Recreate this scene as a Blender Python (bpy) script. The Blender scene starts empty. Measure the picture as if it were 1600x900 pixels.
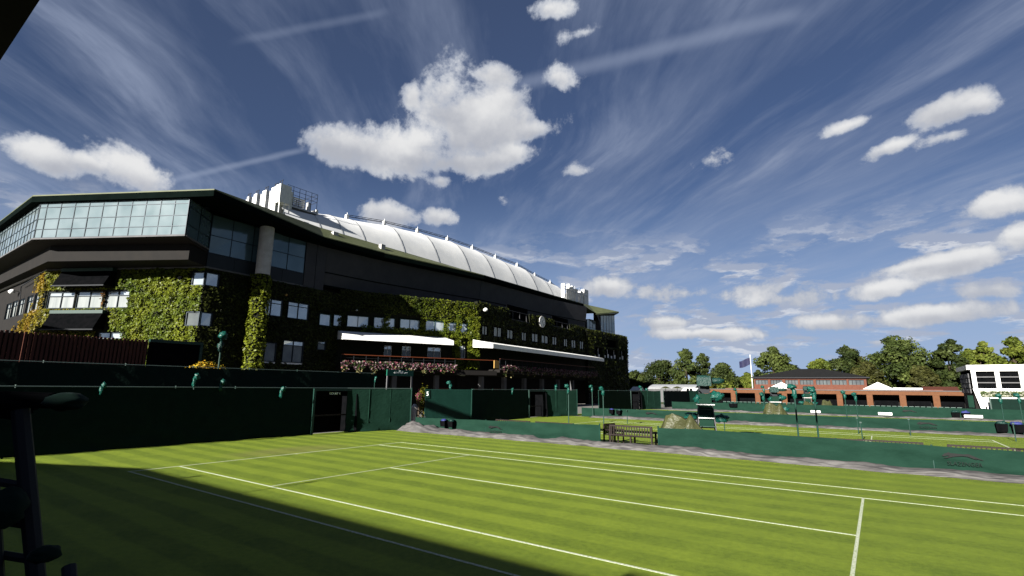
import bpy, math, random
import numpy as np
from mathutils import Vector, Matrix, noise as mnoise
random.seed(7); rng = np.random.default_rng(7)
S = bpy.context.scene; COL = S.collection
R_ = math.radians

# ---------------------------------------------------------------- camera
CP = (-6.20052657e-01, 1.94514187e-01, 9.89119298e-03, 18.8717695, -6.44634389, 2.63388192, 788.484427)
def cam_axes(y, p, r):
    f = np.array([math.sin(y)*math.cos(p), math.cos(y)*math.cos(p), math.sin(p)])
    ri = np.array([math.cos(y), -math.sin(y), 0.0]); up = np.cross(ri, f)
    c, s = math.cos(r), math.sin(r)
    return c*ri+s*up, -s*ri+c*up, f
AR, AU, AF = cam_axes(*CP[:3]); CC = np.array(CP[3:6]); FL = CP[6]
def ray(u, v): return AF+AR*(u-800)/FL-AU*(v-450)/FL
def G(u, v, z=0.0):
    d = ray(u, v); return CC+d*(z-CC[2])/d[2]
def PX(u, v, x):
    d = ray(u, v); return CC+d*(x-CC[0])/d[0]
def PY(u, v, y):
    d = ray(u, v); return CC+d*(y-CC[1])/d[1]
cam = bpy.data.cameras.new('camera'); co = bpy.data.objects.new('camera', cam); COL.objects.link(co)
M = Matrix(((AR[0], AU[0], -AF[0], CC[0]), (AR[1], AU[1], -AF[1], CC[1]), (AR[2], AU[2], -AF[2], CC[2]), (0, 0, 0, 1)))
co.matrix_world = M; cam.lens = 36*FL/1600; cam.sensor_width = 36; cam.clip_end = 6000; cam.clip_start = 0.05
S.camera = co

# ---------------------------------------------------------------- light
SUN_AZ, SUN_EL = R_(180.8), R_(20)       # clockwise from +Y
SUN_DIR = Vector((math.sin(SUN_AZ)*math.cos(SUN_EL), math.cos(SUN_AZ)*math.cos(SUN_EL), math.sin(SUN_EL)))
sl = bpy.data.lights.new('sun', 'SUN'); sl.energy = 5.0; sl.angle = R_(0.5); sl.color = (1.0, 0.955, 0.88)
so = bpy.data.objects.new('sun', sl); COL.objects.link(so); so.rotation_euler = SUN_DIR.to_track_quat('Z', 'Y').to_euler(); so.location = (0, -20, 60)
S.view_settings.view_transform = 'Standard'; S.view_settings.look = 'None'; S.view_settings.exposure = 2.2; S.view_settings.gamma = 1.0
S.view_settings.use_curve_mapping = False
S.cycles.max_bounces = 6; S.cycles.diffuse_bounces = 3; S.cycles.glossy_bounces = 3; S.cycles.transparent_max_bounces = 6

W = bpy.data.worlds.new('World'); S.world = W; W.use_nodes = True
def build_world():
    nt = W.node_tree; nt.nodes.clear(); N = nt.nodes; L = nt.links
    def nd(t, **k):
        n = N.new(t)
        for a, b in k.items(): setattr(n, a, b)
        return n
    def plug(s, v):
        if isinstance(v, bpy.types.NodeSocket): L.new(v, s)
        else: s.default_value = v
    def m(op, a, b=0.0, c=0.0, clamp=False):
        n = nd('ShaderNodeMath', operation=op, use_clamp=clamp); plug(n.inputs[0], a); plug(n.inputs[1], b)
        if op in ('MULTIPLY_ADD', 'SMOOTH_MAX', 'SMOOTH_MIN'): plug(n.inputs[2], c)
        return n.outputs[0]
    def mr(v, a, b, c=0.0, d=1.0, t='SMOOTHSTEP'):
        n = nd('ShaderNodeMapRange', interpolation_type=t); plug(n.inputs[0], v)
        for i, x in enumerate((a, b, c, d)): n.inputs[i+1].default_value = x
        return n.outputs[0]
    def comb(x, y, z):
        n = nd('ShaderNodeCombineXYZ'); plug(n.inputs[0], x); plug(n.inputs[1], y); plug(n.inputs[2], z); return n.outputs[0]
    def noise(vec, sc, det=6, rough=.55, dist=0.0):
        n = nd('ShaderNodeTexNoise'); plug(n.inputs['Vector'], vec); n.inputs['Scale'].default_value = sc
        n.inputs['Detail'].default_value = det; n.inputs['Roughness'].default_value = rough; n.inputs['Distortion'].default_value = dist
        return n.outputs[0]
    def mix(f, a, b):
        n = nd('ShaderNodeMix', data_type='RGBA'); plug(n.inputs[0], f); plug(n.inputs[6], a); plug(n.inputs[7], b); return n.outputs[2]
    tc = nd('ShaderNodeTexCoord'); D = tc.outputs['Generated']
    sp = nd('ShaderNodeSeparateXYZ'); L.new(D, sp.inputs[0]); X, Y, Z = sp.outputs
    sky = nd('ShaderNodeTexSky', sky_type='NISHITA'); sky.sun_disc = False; sky.sun_elevation = SUN_EL; sky.sun_rotation = SUN_AZ
    sky.altitude = 0; sky.air_density = 1.0; sky.dust_density = 0.0; sky.ozone_density = 3.0
    hs = nd('ShaderNodeGamma'); L.new(sky.outputs[0], hs.inputs[0]); hs.inputs[1].default_value = 1.0
    tint = nd('ShaderNodeMix', data_type='RGBA', blend_type='MULTIPLY'); tint.inputs[0].default_value = 1.0
    L.new(hs.outputs[0], tint.inputs[6]); tint.inputs[7].default_value = SKYTINT
    base = tint.outputs[2]
    el = m('ARCSINE', Z); az = m('ARCTAN2', X, Y)
    # cirrus drawn out along one wind direction on a high plane
    zz = m('MAXIMUM', Z, 0.03); px, py = m('DIVIDE', X, zz), m('DIVIDE', Y, zz)
    wa = R_(-43.0); cs, sn = math.cos(wa), math.sin(wa)
    al = m('ADD', m('MULTIPLY', px, sn), m('MULTIPLY', py, cs)); ac = m('SUBTRACT', m('MULTIPLY', px, cs), m('MULTIPLY', py, sn))
    warp = noise(comb(px, py, 2.0), 0.5, 2)
    ac2 = m('ADD', ac, m('MULTIPLY', m('SUBTRACT', warp, 0.5), .7))
    st = noise(comb(m('MULTIPLY', al, 0.14), ac2, 0.0), 1.9, 7, .6, .0)
    st2 = noise(comb(m('MULTIPLY', al, 0.45), m('MULTIPLY', ac2, 1.0), 7.0), 1.0, 3, .5)
    fil = noise(comb(m('MULTIPLY', al, 1.1), m('MULTIPLY', ac2, 4.0), 3.0), 2.2, 6, .6, .1)
    ci = m('MULTIPLY', mr(st, .38, .66), mr(st2, .28, .55))
    ci = m('MULTIPLY', ci, m('MULTIPLY_ADD', mr(fil, .3, .7), .75, .35))
    # long thin veil, denser lower down
    ci = m('ADD', ci, m('MULTIPLY', mr(noise(comb(m('MULTIPLY', al, .30), m('MULTIPLY', ac, 1.2), 5.0), .8, 7, .62), .38, .68), .55))
    cif = m('MULTIPLY', m('MULTIPLY', ci, 0.66), mr(Z, 0.02, 0.12), clamp=True)
    cif = m('MAXIMUM', cif, .10)
    col = mix(cif, base, CIRRUS)
    # two crossing contrails low over the roof
    def azel(u, v):
        d = ray(u, v); d = d/np.linalg.norm(d); return math.atan2(d[0], d[1]), math.asin(d[2])
    def trail(u1, v1, u2, v2, wid, amt, col):
        d1, d2 = ray(u1, v1), ray(u2, v2); n = np.cross(d1, d2); n /= np.linalg.norm(n)
        dt = nd('ShaderNodeVectorMath', operation='DOT_PRODUCT'); L.new(D, dt.inputs[0]); dt.inputs[1].default_value = n
        dist = m('ABSOLUTE', m('ADD', dt.outputs['Value'], m('MULTIPLY', m('SUBTRACT', noise(D, 14, 4), .5), .006)))
        a1, a2 = sorted((azel(u1, v1)[0], azel(u2, v2)[0])); w = .03
        g = m('MULTIPLY', mr(az, a1-w, a1+w), mr(az, a2-w, a2+w, 1, 0))
        return mix(m('MULTIPLY', m('MULTIPLY', mr(dist, 0, wid, 1, 0), g), amt), col, CIRRUS)
    col = trail(740, 388, 910, 418, .006, .8, col); col = trail(840, 404, 970, 402, .006, .6, col)
    col = trail(190, 300, 480, 232, .008, .5, col); col = trail(600, 20, 380, 62, .010, .22, col); col = trail(800, 135, 1250, 20, .02, .45, col)
    # cumulus: hand-placed masses broken up by noise
    n1 = noise(D, 9.0, 8, .60, .3); n2 = noise(D, 26.0, 6, .62)
    brk = m('ADD', m('MULTIPLY', m('SUBTRACT', n1, .5), 2.7), m('ADD', m('MULTIPLY', m('SUBTRACT', n2, .5), .85), m('MULTIPLY', m('SUBTRACT', noise(D, 70.0, 4, .65), .5), .45)))
    field = None; rel = None
    for (u, v, ru, rv, th, w8) in CUMULI:
        ru *= 1.2; rv *= 1.2
        a0, e0 = azel(u, v)
        ra = abs(azel(u+ru, v)[0]-azel(u-ru, v)[0])/2; re = abs(azel(u, v-rv)[1]-azel(u, v+rv)[1])/2
        da = m('SUBTRACT', az, a0); de = m('SUBTRACT', el, e0)
        c, s = math.cos(R_(th)), math.sin(R_(th)); k = math.cos(e0)
        ap = m('ADD', m('MULTIPLY', da, c*k), m('MULTIPLY', de, s)); ep = m('SUBTRACT', m('MULTIPLY', de, c), m('MULTIPLY', da, s*k))
        q = m('SQRT', m('ADD', m('POWER', m('ABSOLUTE', m('DIVIDE', ap, ra*k)), 2.0), m('POWER', m('ABSOLUTE', m('DIVIDE', ep, re)), 2.0)))
        b = m('MULTIPLY', m('SUBTRACT', 1.0, q), w8)
        r_ = m('MULTIPLY', m('MAXIMUM', b, 0.0), m('DIVIDE', de, re))
        field = b if field is None else m('SMOOTH_MAX', field, b, .25)
        rel = r_ if rel is None else m('ADD', rel, r_)
    f = m('ADD', m('MAXIMUM', field, -1.2), brk)
    dens = m('MULTIPLY', mr(f, .0, .40), mr(field, -.55, -.05))
    shade = m('ADD', m('MULTIPLY', rel, .55), m('MULTIPLY', m('SUBTRACT', noise(D, 7.0, 4, .5), .5), 1.1))
    shade = m('ADD', shade, m('MULTIPLY', m('SUBTRACT', n2, .5), .35))
    cc = mix(mr(shade, -.32, .26), CLOUD_DARK, CLOUD_LIT)
    cc = mix(mr(f, .05, .8), CLOUD_EDGE, cc)
    col = mix(mr(el, .0, .42, .80, 0, 'SMOOTHSTEP'), col, HAZE)
    # low decks of flat cumulus towards the horizon
    ep = comb(m('MULTIPLY', az, 1.0), m('MULTIPLY', m('POWER', m('MAXIMUM', el, .001), .75), 2.7), 0.0)
    h = noise(ep, 6.5, 9, .62, .1); hb = noise(comb(m('MULTIPLY', az, 1.0), m('MULTIPLY', m('POWER', m('MAXIMUM', m('ADD', el, .010), .001), .75), 2.7), 0.0), 6.5, 9, .62, .1)
    region = m('MULTIPLY', mr(el, .02, .05), mr(el, .20, .33, 1, 0))
    hd = m('MULTIPLY', mr(h, .49, .575), region)
    hs_ = mr(m('SUBTRACT', h, hb), -.035, .03)
    hc = mix(hs_, LOW_LIT, LOW_DARK)
    col = mix(m('MULTIPLY', hd, .72), col, hc)
    col = mix(m('MULTIPLY', dens, .96), col, cc)
    col = mix(mr(el, .0, .10, .45, 0), col, HAZE)
    below = mr(Z, -.02, 0.0); col = mix(below, (0.2, .3, .1, 1), col)
    bg = nd('ShaderNodeBackground'); L.new(col, bg.inputs[0]); bg.inputs[1].default_value = 0.1
    out = nd('ShaderNodeOutputWorld'); L.new(bg.outputs[0], out.inputs[0])
XS = .90/1.93/2.37
def sc_(*c): return (c[0]*XS, c[1]*XS, c[2]*XS, 1)
SKYTINT = (0.40*XS, 0.46*XS, 0.62*XS, 1)
CIRRUS = sc_(3.1, 3.7, 5.2); CLOUD_LIT = sc_(9.2, 9.2, 9.2); CLOUD_DARK = sc_(5.0, 5.2, 5.8); CLOUD_EDGE = sc_(4.6, 5.1, 6.2)
LOW_LIT = sc_(8.6, 8.6, 8.8); LOW_DARK = sc_(4.7, 5.1, 6.2); HAZE = sc_(3.9, 5.2, 7.8)
# centre (u, v), half size, tilt, weight
CUMULI = [(735, 190, 95, 58, 12, 1.5), (665, 222, 55, 34, 8, 1.3), (700, 255, 90, 22, 4, 1.1), (640, 240, 110, 38, 4, 1.4), (535, 228, 58, 32, 0, 1.3), (700, 145, 50, 45, 40, 1.0), (770, 120, 40, 26, 0, .9), (840, 205, 45, 18, 15, 1.0),
          (690, 283, 24, 13, 0, .9), (800, 243, 60, 20, 12, 1.0), (645, 150, 14, 22, 0, .8), (872, 120, 30, 18, 0, .6), (900, 268, 22, 10, 0, .6), (785, 308, 18, 9, 0, .5),
          (72, 245, 62, 24, -8, 1.25), (205, 268, 72, 32, -18, 1.4), (140, 255, 40, 16, -5, 1.0),
          (1480, 175, 72, 27, 2, 1.25), (1392, 230, 58, 12, 12, .95), (1322, 198, 54, 11, 9, .95), (1535, 165, 38, 16, 4, .8), (1470, 215, 60, 12, 4, .8),
          (1560, 318, 64, 22, 5, 1.3), (1490, 408, 92, 18, 8, 1.25), (1590, 368, 40, 22, 10, 1.3), (1420, 418, 60, 8, 4, .5), (605, 335, 46, 20, -5, 1.2), (690, 340, 26, 14, 0, 1.1),
          (915, 50, 34, 12, 12, .8), (860, 12, 40, 14, 0, .7), (1110, 250, 28, 12, 10, .35),
          (1450, 492, 100, 17, 2, 1.4), (1290, 505, 60, 15, 0, 1.2), (1375, 452, 48, 14, 5, 1.2), (1100, 521, 90, 11, -2, 1.3), (1040, 505, 45, 12, -3, 1.1), (950, 449, 36, 16, 0, 1.1), (1090, 458, 90, 12, -3, .45), (1230, 468, 60, 9, 0, .4), (1540, 455, 40, 9, 0, .5), (1380, 535, 60, 6, 0, .6)]
build_world()

# ---------------------------------------------------------------- materials
K = 1/2.2; KEEP = ('white_paint', 'white_awning', 'white_roof_membrane', 'pale_concrete', 'galvanised_steel', 'white_lettering', 'line_chalk', 'tinted_curtain_glass', 'tinted_side_glass', 'window_glass', 'dark_window_glass')
def mat(name, c, c2=None, scale=4.0, rough=.6, metal=0.0, bump=0.0, bscale=None, spec=.16, detail=4, stretch=None, coords='Object', trans=0.0):
    m = bpy.data.materials.new(name); m.use_nodes = True; nt = m.node_tree; b = nt.nodes['Principled BSDF']
    b.inputs['Roughness'].default_value = rough; b.inputs['Metallic'].default_value = metal; b.inputs['Specular IOR Level'].default_value = spec
    if name not in KEEP:
        c = tuple(x*K for x in c); c2 = tuple(x*K for x in c2) if c2 else None
    b.inputs['Base Color'].default_value = (*c, 1)
    if c2 is not None or bump:
        tc = nt.nodes.new('ShaderNodeTexCoord'); mp = nt.nodes.new('ShaderNodeMapping'); nt.links.new(tc.outputs[coords], mp.inputs[0])
        if stretch: mp.inputs['Scale'].default_value = stretch
        n = nt.nodes.new('ShaderNodeTexNoise'); nt.links.new(mp.outputs[0], n.inputs['Vector']); n.inputs['Scale'].default_value = scale; n.inputs['Detail'].default_value = detail
        n.inputs['Roughness'].default_value = .6
        if c2 is not None:
            r = nt.nodes.new('ShaderNodeValToRGB'); r.color_ramp.elements[0].position = .35; r.color_ramp.elements[1].position = .65
            r.color_ramp.elements[0].color = (*c, 1); r.color_ramp.elements[1].color = (*c2, 1)
            nt.links.new(n.outputs[0], r.inputs[0]); nt.links.new(r.outputs[0], b.inputs['Base Color'])
        if bump:
            bn = nt.nodes.new('ShaderNodeTexNoise'); nt.links.new(mp.outputs[0], bn.inputs['Vector']); bn.inputs['Scale'].default_value = bscale or scale*4; bn.inputs['Detail'].default_value = 3
            bp = nt.nodes.new('ShaderNodeBump'); bp.inputs['Strength'].default_value = bump; bp.inputs['Distance'].default_value = .05
            nt.links.new(bn.outputs[0], bp.inputs['Height']); nt.links.new(bp.outputs[0], b.inputs['Normal'])
    return m
def leafmat(name, rough=.5, trans=.35, spec=.08):
    m = bpy.data.materials.new(name); m.use_nodes = True; nt = m.node_tree; b = nt.nodes['Principled BSDF']
    a = nt.nodes.new('ShaderNodeAttribute'); a.attribute_name = 'Col'; nt.links.new(a.outputs['Color'], b.inputs['Base Color'])
    b.inputs['Roughness'].default_value = rough; b.inputs['Specular IOR Level'].default_value = spec
    t = nt.nodes.new('ShaderNodeBsdfTranslucent'); nt.links.new(a.outputs['Color'], t.inputs[0])
    mx = nt.nodes.new('ShaderNodeMixShader'); mx.inputs[0].default_value = trans
    nt.links.new(b.outputs[0], mx.inputs[1]); nt.links.new(t.outputs[0], mx.inputs[2]); nt.links.new(mx.outputs[0], nt.nodes['Material Output'].inputs[0])
    return m
def grassmat():
    m = bpy.data.materials.new('mown_grass'); m.use_nodes = True; nt = m.node_tree; N = nt.nodes; L = nt.links; b = N['Principled BSDF']
    tc = N.new('ShaderNodeTexCoord'); sp = N.new('ShaderNodeSeparateXYZ'); L.new(tc.outputs['Object'], sp.inputs[0])
    def noise(sc, det=4, st=None, rg=.6):
        n = N.new('ShaderNodeTexNoise'); n.inputs['Scale'].default_value = sc; n.inputs['Detail'].default_value = det; n.inputs['Roughness'].default_value = rg
        if st:
            mp = N.new('ShaderNodeMapping'); mp.inputs['Scale'].default_value = st; L.new(tc.outputs['Object'], mp.inputs[0]); L.new(mp.outputs[0], n.inputs['Vector'])
        else: L.new(tc.outputs['Object'], n.inputs['Vector'])
        return n.outputs[0]
    def m_(op, a, c=0.0):
        n = N.new('ShaderNodeMath'); n.operation = op
        for i, v in enumerate((a, c)):
            if isinstance(v, bpy.types.NodeSocket): L.new(v, n.inputs[i])
            else: n.inputs[i].default_value = v
        return n.outputs[0]
    wob = m_('MULTIPLY', m_('SUBTRACT', noise(.35, 2), .5), .25)
    s = m_('SINE', m_('MULTIPLY', m_('ADD', sp.outputs[1], wob), 2*math.pi/1.06))
    n0 = N.new('ShaderNodeMapRange'); L.new(s, n0.inputs[0]); n0.inputs[1].default_value = -.4; n0.inputs[2].default_value = .4; n0.interpolation_type = 'SMOOTHSTEP'
    fd = N.new('ShaderNodeMapRange'); L.new(sp.outputs[0], fd.inputs[0]); fd.inputs[1].default_value = 12; fd.inputs[2].default_value = 19; fd.inputs[3].default_value = .21; fd.inputs[4].default_value = .10
    f = m_('ADD', m_('MULTIPLY', n0.outputs[0], fd.outputs[0]), m_('MULTIPLY', noise(1.1, 7), .50))
    f = m_('ADD', f, m_('MULTIPLY', m_('SUBTRACT', noise(60, 4, None, .75), .5), 1.3))
    f = m_('ADD', f, m_('MULTIPLY', m_('SUBTRACT', noise(9, 4), .5), .55))
    r = N.new('ShaderNodeValToRGB'); r.color_ramp.elements[0].position = .02; r.color_ramp.elements[1].position = .70
    r.color_ramp.elements[0].color = (*GR_D, 1); r.color_ramp.elements[1].color = (*GR_L, 1); L.new(f, r.inputs[0])
    # dry worn turf near the baseline
    w = N.new('ShaderNodeMapRange'); w.interpolation_type = 'SMOOTHSTEP'; L.new(m_('ADD', m_('MULTIPLY', m_('POWER', m_('ADD', sp.outputs[0], 1.1), 2.0), .5), m_('MULTIPLY', m_('POWER', m_('SUBTRACT', sp.outputs[1], 6.0), 2.0), .10)), w.inputs[0])
    w.inputs[1].default_value = 0; w.inputs[2].default_value = 1.1; w.inputs[3].default_value = .75; w.inputs[4].default_value = 0
    wm = m_('MULTIPLY', w.outputs[0], m_('ADD', noise(2.2, 6), 0.1))
    mx = N.new('ShaderNodeMix'); mx.data_type = 'RGBA'; L.new(wm, mx.inputs[0]); L.new(r.outputs[0], mx.inputs[6]); mx.inputs[7].default_value = (.11, .10, .035, 1)
    L.new(mx.outputs[2], b.inputs['Base Color']); b.inputs['Roughness'].default_value = .8; b.inputs['Specular IOR Level'].default_value = .15
    bp = N.new('ShaderNodeBump'); bp.inputs['Strength'].default_value = .8; bp.inputs['Distance'].default_value = .02; L.new(noise(110, 3, None, .7), bp.inputs['Height']); L.new(bp.outputs[0], b.inputs['Normal'])
    return m
GR_D = (.044, .071, .0045); GR_L = (.142, .186, .015)
MT = dict(
    grass=grassmat(),
    line=mat('line_chalk', (.15, .19, .09), (.36, .37, .31), 26, .8, detail=6),
    paving=mat('grey_paving', (.20, .19, .175), (.27, .26, .24), 2, .85),
    ground=mat('open_ground', (.05, .075, .02), (.085, .10, .035), .3, .9),
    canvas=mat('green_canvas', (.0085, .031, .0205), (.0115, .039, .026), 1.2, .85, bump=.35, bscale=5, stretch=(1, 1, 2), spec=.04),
    canvas_d=mat('dark_shaded_green_cloth', (.0022, .013, .009), (.0032, .018, .0125), 2.0, .9, bump=.2, bscale=6, spec=.1),  # darker copy of green_canvas, with the fences' shade put into its colour
    black=mat('black_mesh', (.0035, .004, .0045), (.006, .006, .007), 3, 1.0, spec=.0),
    rail=mat('dull_steel_rail', (.12, .17, .155), None, rough=.5, metal=.3),
    post=mat('green_paint', (.004, .034, .024), (.006, .045, .032), 6, .5, spec=.25),
    bag=mat('green_plastic_bag', (.005, .055, .041), (.010, .10, .076), 9, .35, bump=.7, bscale=14),
    bag_d=mat('dark_green_bag', (.004, .028, .024), (.008, .045, .036), 9, .5, bump=.7, bscale=14),
    tarp=mat('grey_tarpaulin', (.070, .067, .068), (.125, .119, .116), 1.6, .62, bump=.5, bscale=3.2, detail=6, stretch=(.7, 1.2, 1.5)),
    olive=mat('olive_tarpaulin', (.038, .041, .015), (.068, .072, .028), 2.6, .45, bump=1.0, bscale=5),
    wood=mat('brown_teak', (.010, .0055, .0045), (.022, .011, .009), 9, .65, stretch=(1, 1, 6)),
    white=mat('white_paint', (.42, .42, .41), (.50, .50, .49), 3, .45),
    fabric=mat('white_awning', (.50, .50, .48), (.56, .56, .54), 2, .7),
    membrane=mat('white_roof_membrane', (.42, .43, .435), (.48, .485, .48), .6, .8, detail=6, spec=.05),
    olive_roof=mat('olive_roof_sheet', (.085, .10, .045), (.12, .135, .062), 1.2, .6, stretch=(1, 1, 1)),
    fascia=mat('dark_green_fascia', (.0015, .004, .0032), (.0025, .006, .005), 1.5, .95, spec=.02),
    soffit=mat('brown_soffit', (.010, .006, .0045), (.015, .009, .006), 1.0, .7, spec=.2),
    spandrel=mat('blue_grey_spandrel', (.012, .018, .023), (.016, .023, .029), 1.0, .45),
    mauve=mat('mauve_grey_panel', (.046, .046, .053), (.060, .060, .067), .8, .7, spec=.2),
    mullion=mat('dark_blue_mullion', (.010, .020, .030), None, rough=.4, metal=.3),
    wall=mat('dark_wall', (.006, .005, .0045), (.010, .008, .0065), 1.0, .85),
    wallb=mat('ivy_stem_backing', (.008, .010, .004), (.014, .016, .006), 5.0, .95, bump=.8, bscale=9),
    grey=mat('grey_render', (.10, .10, .105), (.14, .14, .145), 1.0, .7),
    column=mat('pale_concrete', (.24, .23, .22), (.30, .29, .28), 2.0, .7),
    bigglass=mat('tinted_curtain_glass', (.125, .165, .175), (.175, .215, .225), .5, .08, metal=.45, detail=2, spec=.5),
    sideglass=mat('tinted_side_glass', (.05, .085, .10), (.07, .11, .13), .35, .10, metal=.4, detail=2, spec=.5),
    winglass=mat('window_glass', (.30, .34, .36), (.42, .46, .47), .5, .10, metal=.6, detail=2, spec=.5),
    blind=mat('window_with_pale_blind', (.30, .33, .33), (.42, .45, .44), .9, .16, metal=.15, detail=3, stretch=(3, 3, .3)),
    darkglass=mat('dark_window_glass', (.05, .055, .06), (.08, .09, .09), .6, .10, metal=.3),
    brick=mat('orange_brick', (.115, .038, .022), (.150, .052, .03), 3.0, .8),
    brickp=mat('orange_timber', (.115, .042, .015), (.150, .060, .022), 3.0, .75),
    slate=mat('dark_slate', (.009, .0085, .007), (.015, .014, .011), 2.0, .7),
    redwood=mat('red_brown_slat', (.075, .022, .014), (.12, .038, .022), 6, .7, stretch=(2, 2, .3)),
    trunk=mat('bark', (.06, .045, .03), (.10, .075, .05), 3, .9),
    steel=mat('galvanised_steel', (.26, .265, .27), (.36, .365, .37), 3, .4, metal=.5),
    dsteel=mat('dark_steel', (.018, .021, .026), None, rough=.7, metal=.0),
    bluebin=mat('blue_cloth', (.02, .03, .14), (.04, .05, .22), 6, .6),
    navy=mat('navy_flag_cloth', (.012, .014, .045), (.02, .022, .07), 3, .7),
    orange=mat('orange_handrail', (.14, .035, .012), None, rough=.5),
    yellow=mat('bright_yellow', (.65, .38, .10), None, rough=.6),
    signgreen=mat('sign_green', (.006, .12, .075), None, rough=.5),
    ink=mat('white_lettering', (.8, .82, .8), None, rough=.6),
    faintink=mat('faded_lettering', (.0026, .013, .009), None, rough=.75),
    darkink=mat('dark_lettering', (.003, .005, .0045), None, rough=.7),
    flower=leafmat('flower_petals', .6, .2), leaf=leafmat('leaves', .45, .30), ivy=leafmat('ivy_leaves', .42, .25), far=leafmat('far_leaves', .55, .35),
)

# ---------------------------------------------------------------- mesh helpers
class MB:
    def __init__(s): s.v = []; s.f = []; s.sm = False
    def quad(s, a, b, c, d): i = len(s.v); s.v += [tuple(a), tuple(b), tuple(c), tuple(d)]; s.f.append((i, i+1, i+2, i+3)); return s
    def poly(s, pts): i = len(s.v); s.v += [tuple(p) for p in pts]; s.f.append(tuple(range(i, i+len(pts)))); return s
    def hexa(s, p):                                      # 8 points: bottom ring 0-3, top ring 4-7
        i = len(s.v); s.v += [tuple(q) for q in p]
        s.f += [tuple(i+k for k in q) for q in ((3, 2, 1, 0), (4, 5, 6, 7), (0, 1, 5, 4), (1, 2, 6, 5), (2, 3, 7, 6), (3, 0, 4, 7))]; return s
    def box(s, a, b):
        x0, y0, z0 = (min(a[k], b[k]) for k in range(3)); x1, y1, z1 = (max(a[k], b[k]) for k in range(3))
        return s.hexa([(x0, y0, z0), (x1, y0, z0), (x1, y1, z0), (x0, y1, z0), (x0, y0, z1), (x1, y0, z1), (x1, y1, z1), (x0, y1, z1)])
    def prism(s, pts, z0, z1):                           # plan polygon, counter-clockwise; z0/z1 numbers or lists
        n = len(pts); za = z0 if hasattr(z0, '__len__') else [z0]*n; zb = z1 if hasattr(z1, '__len__') else [z1]*n
        i = len(s.v); s.v += [(p[0], p[1], za[k]) for k, p in enumerate(pts)]+[(p[0], p[1], zb[k]) for k, p in enumerate(pts)]
        s.f.append(tuple(i+k for k in reversed(range(n)))); s.f.append(tuple(i+n+k for k in range(n)))
        for k in range(n): j = (k+1) % n; s.f.append((i+k, i+j, i+n+j, i+n+k))
        return s
    def tube(s, pts, r, n=8, cap=True):
        P = [Vector(p) for p in pts]; rr = r if hasattr(r, '__len__') else [r]*len(P); rings = []; ref = None
        for k, p in enumerate(P):
            t = (P[min(k+1, len(P)-1)]-P[max(k-1, 0)]).normalized()
            a = t.orthogonal().normalized() if ref is None else (ref-t*ref.dot(t)).normalized()
            ref = a; b = t.cross(a); i = len(s.v)
            s.v += [tuple(p+(a*math.cos(2*math.pi*q/n)+b*math.sin(2*math.pi*q/n))*rr[k]) for q in range(n)]; rings.append(i)
        for a, b in zip(rings, rings[1:]):
            for q in range(n): s.f.append((a+q, a+(q+1) % n, b+(q+1) % n, b+q))
        if cap: s.f.append(tuple(rings[0]+q for q in reversed(range(n)))); s.f.append(tuple(rings[-1]+q for q in range(n)))
        return s
    def blob(s, c, r, nu=10, nv=7, lump=.18, seed=0, flatb=None):
        i = len(s.v); c = Vector(c)
        for a in range(nv+1):
            th = math.pi*a/nv
            for b in range(nu):
                ph = 2*math.pi*b/nu; d = Vector((math.sin(th)*math.cos(ph), math.sin(th)*math.sin(ph), math.cos(th)))
                k = 1+lump*2*mnoise.noise(d*2.1+Vector((seed*3.7, seed, 0)))
                p = c+Vector((d.x*r[0], d.y*r[1], d.z*r[2]))*k
                if flatb is not None: p.z = max(p.z, flatb)
                s.v.append(tuple(p))
        for a in range(nv):
            for b in range(nu): s.f.append((i+a*nu+b, i+(a+1)*nu+b, i+(a+1)*nu+(b+1) % nu, i+a*nu+(b+1) % nu))
        return s
    def grid(s, fn, nu, nv):
        i = len(s.v)
        for a in range(nu+1):
            for b in range(nv+1): s.v.append(tuple(fn(a/nu, b/nv)))
        for a in range(nu):
            for b in range(nv): q = i+a*(nv+1)+b; s.f.append((q, q+nv+1, q+nv+2, q+1))
        return s
ORIGIN = {}
def tag(o, label=None, cat=None, group=None, kind=None):
    for k, v in (('label', label), ('category', cat), ('group', group), ('kind', kind)):
        if v: o[k] = v
    return o
def thing(name, label, cat, loc=(0, 0, 0), group=None):
    o = bpy.data.objects.new(name, None); COL.objects.link(o); o.location = loc; o.empty_display_size = .2
    ORIGIN[o.name] = Vector(loc); return tag(o, label, cat, group)
def build(name, mb, m, parent=None, label=None, kind=None, smooth=None, loc=None, cat=None, group=None):
    me = bpy.data.meshes.new(name); org = ORIGIN.get(parent.name, Vector()) if parent else Vector(loc or (0, 0, 0))
    me.from_pydata([(x-org[0], y-org[1], z-org[2]) for x, y, z in mb.v], [], mb.f)
    me.materials.append(MT[m] if isinstance(m, str) else m)
    if smooth if smooth is not None else mb.sm: me.shade_smooth()
    me.update(); o = bpy.data.objects.new(name, me); COL.objects.link(o)
    if parent: o.parent = parent; ORIGIN[o.name] = org
    else: o.location = org; ORIGIN[o.name] = org
    return tag(o, label, cat, group, kind)
def sub(name, mb, m, parent, **k):                       # child of a mesh part
    return build(name, mb, m, parent, **k)
def copy_tree(o, parent=None):
    c = o.copy(); COL.objects.link(c)
    if parent: c.parent = parent
    ORIGIN[c.name] = ORIGIN.get(o.name, Vector())
    for ch in list(o.children): copy_tree(ch, c)
    return c
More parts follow.
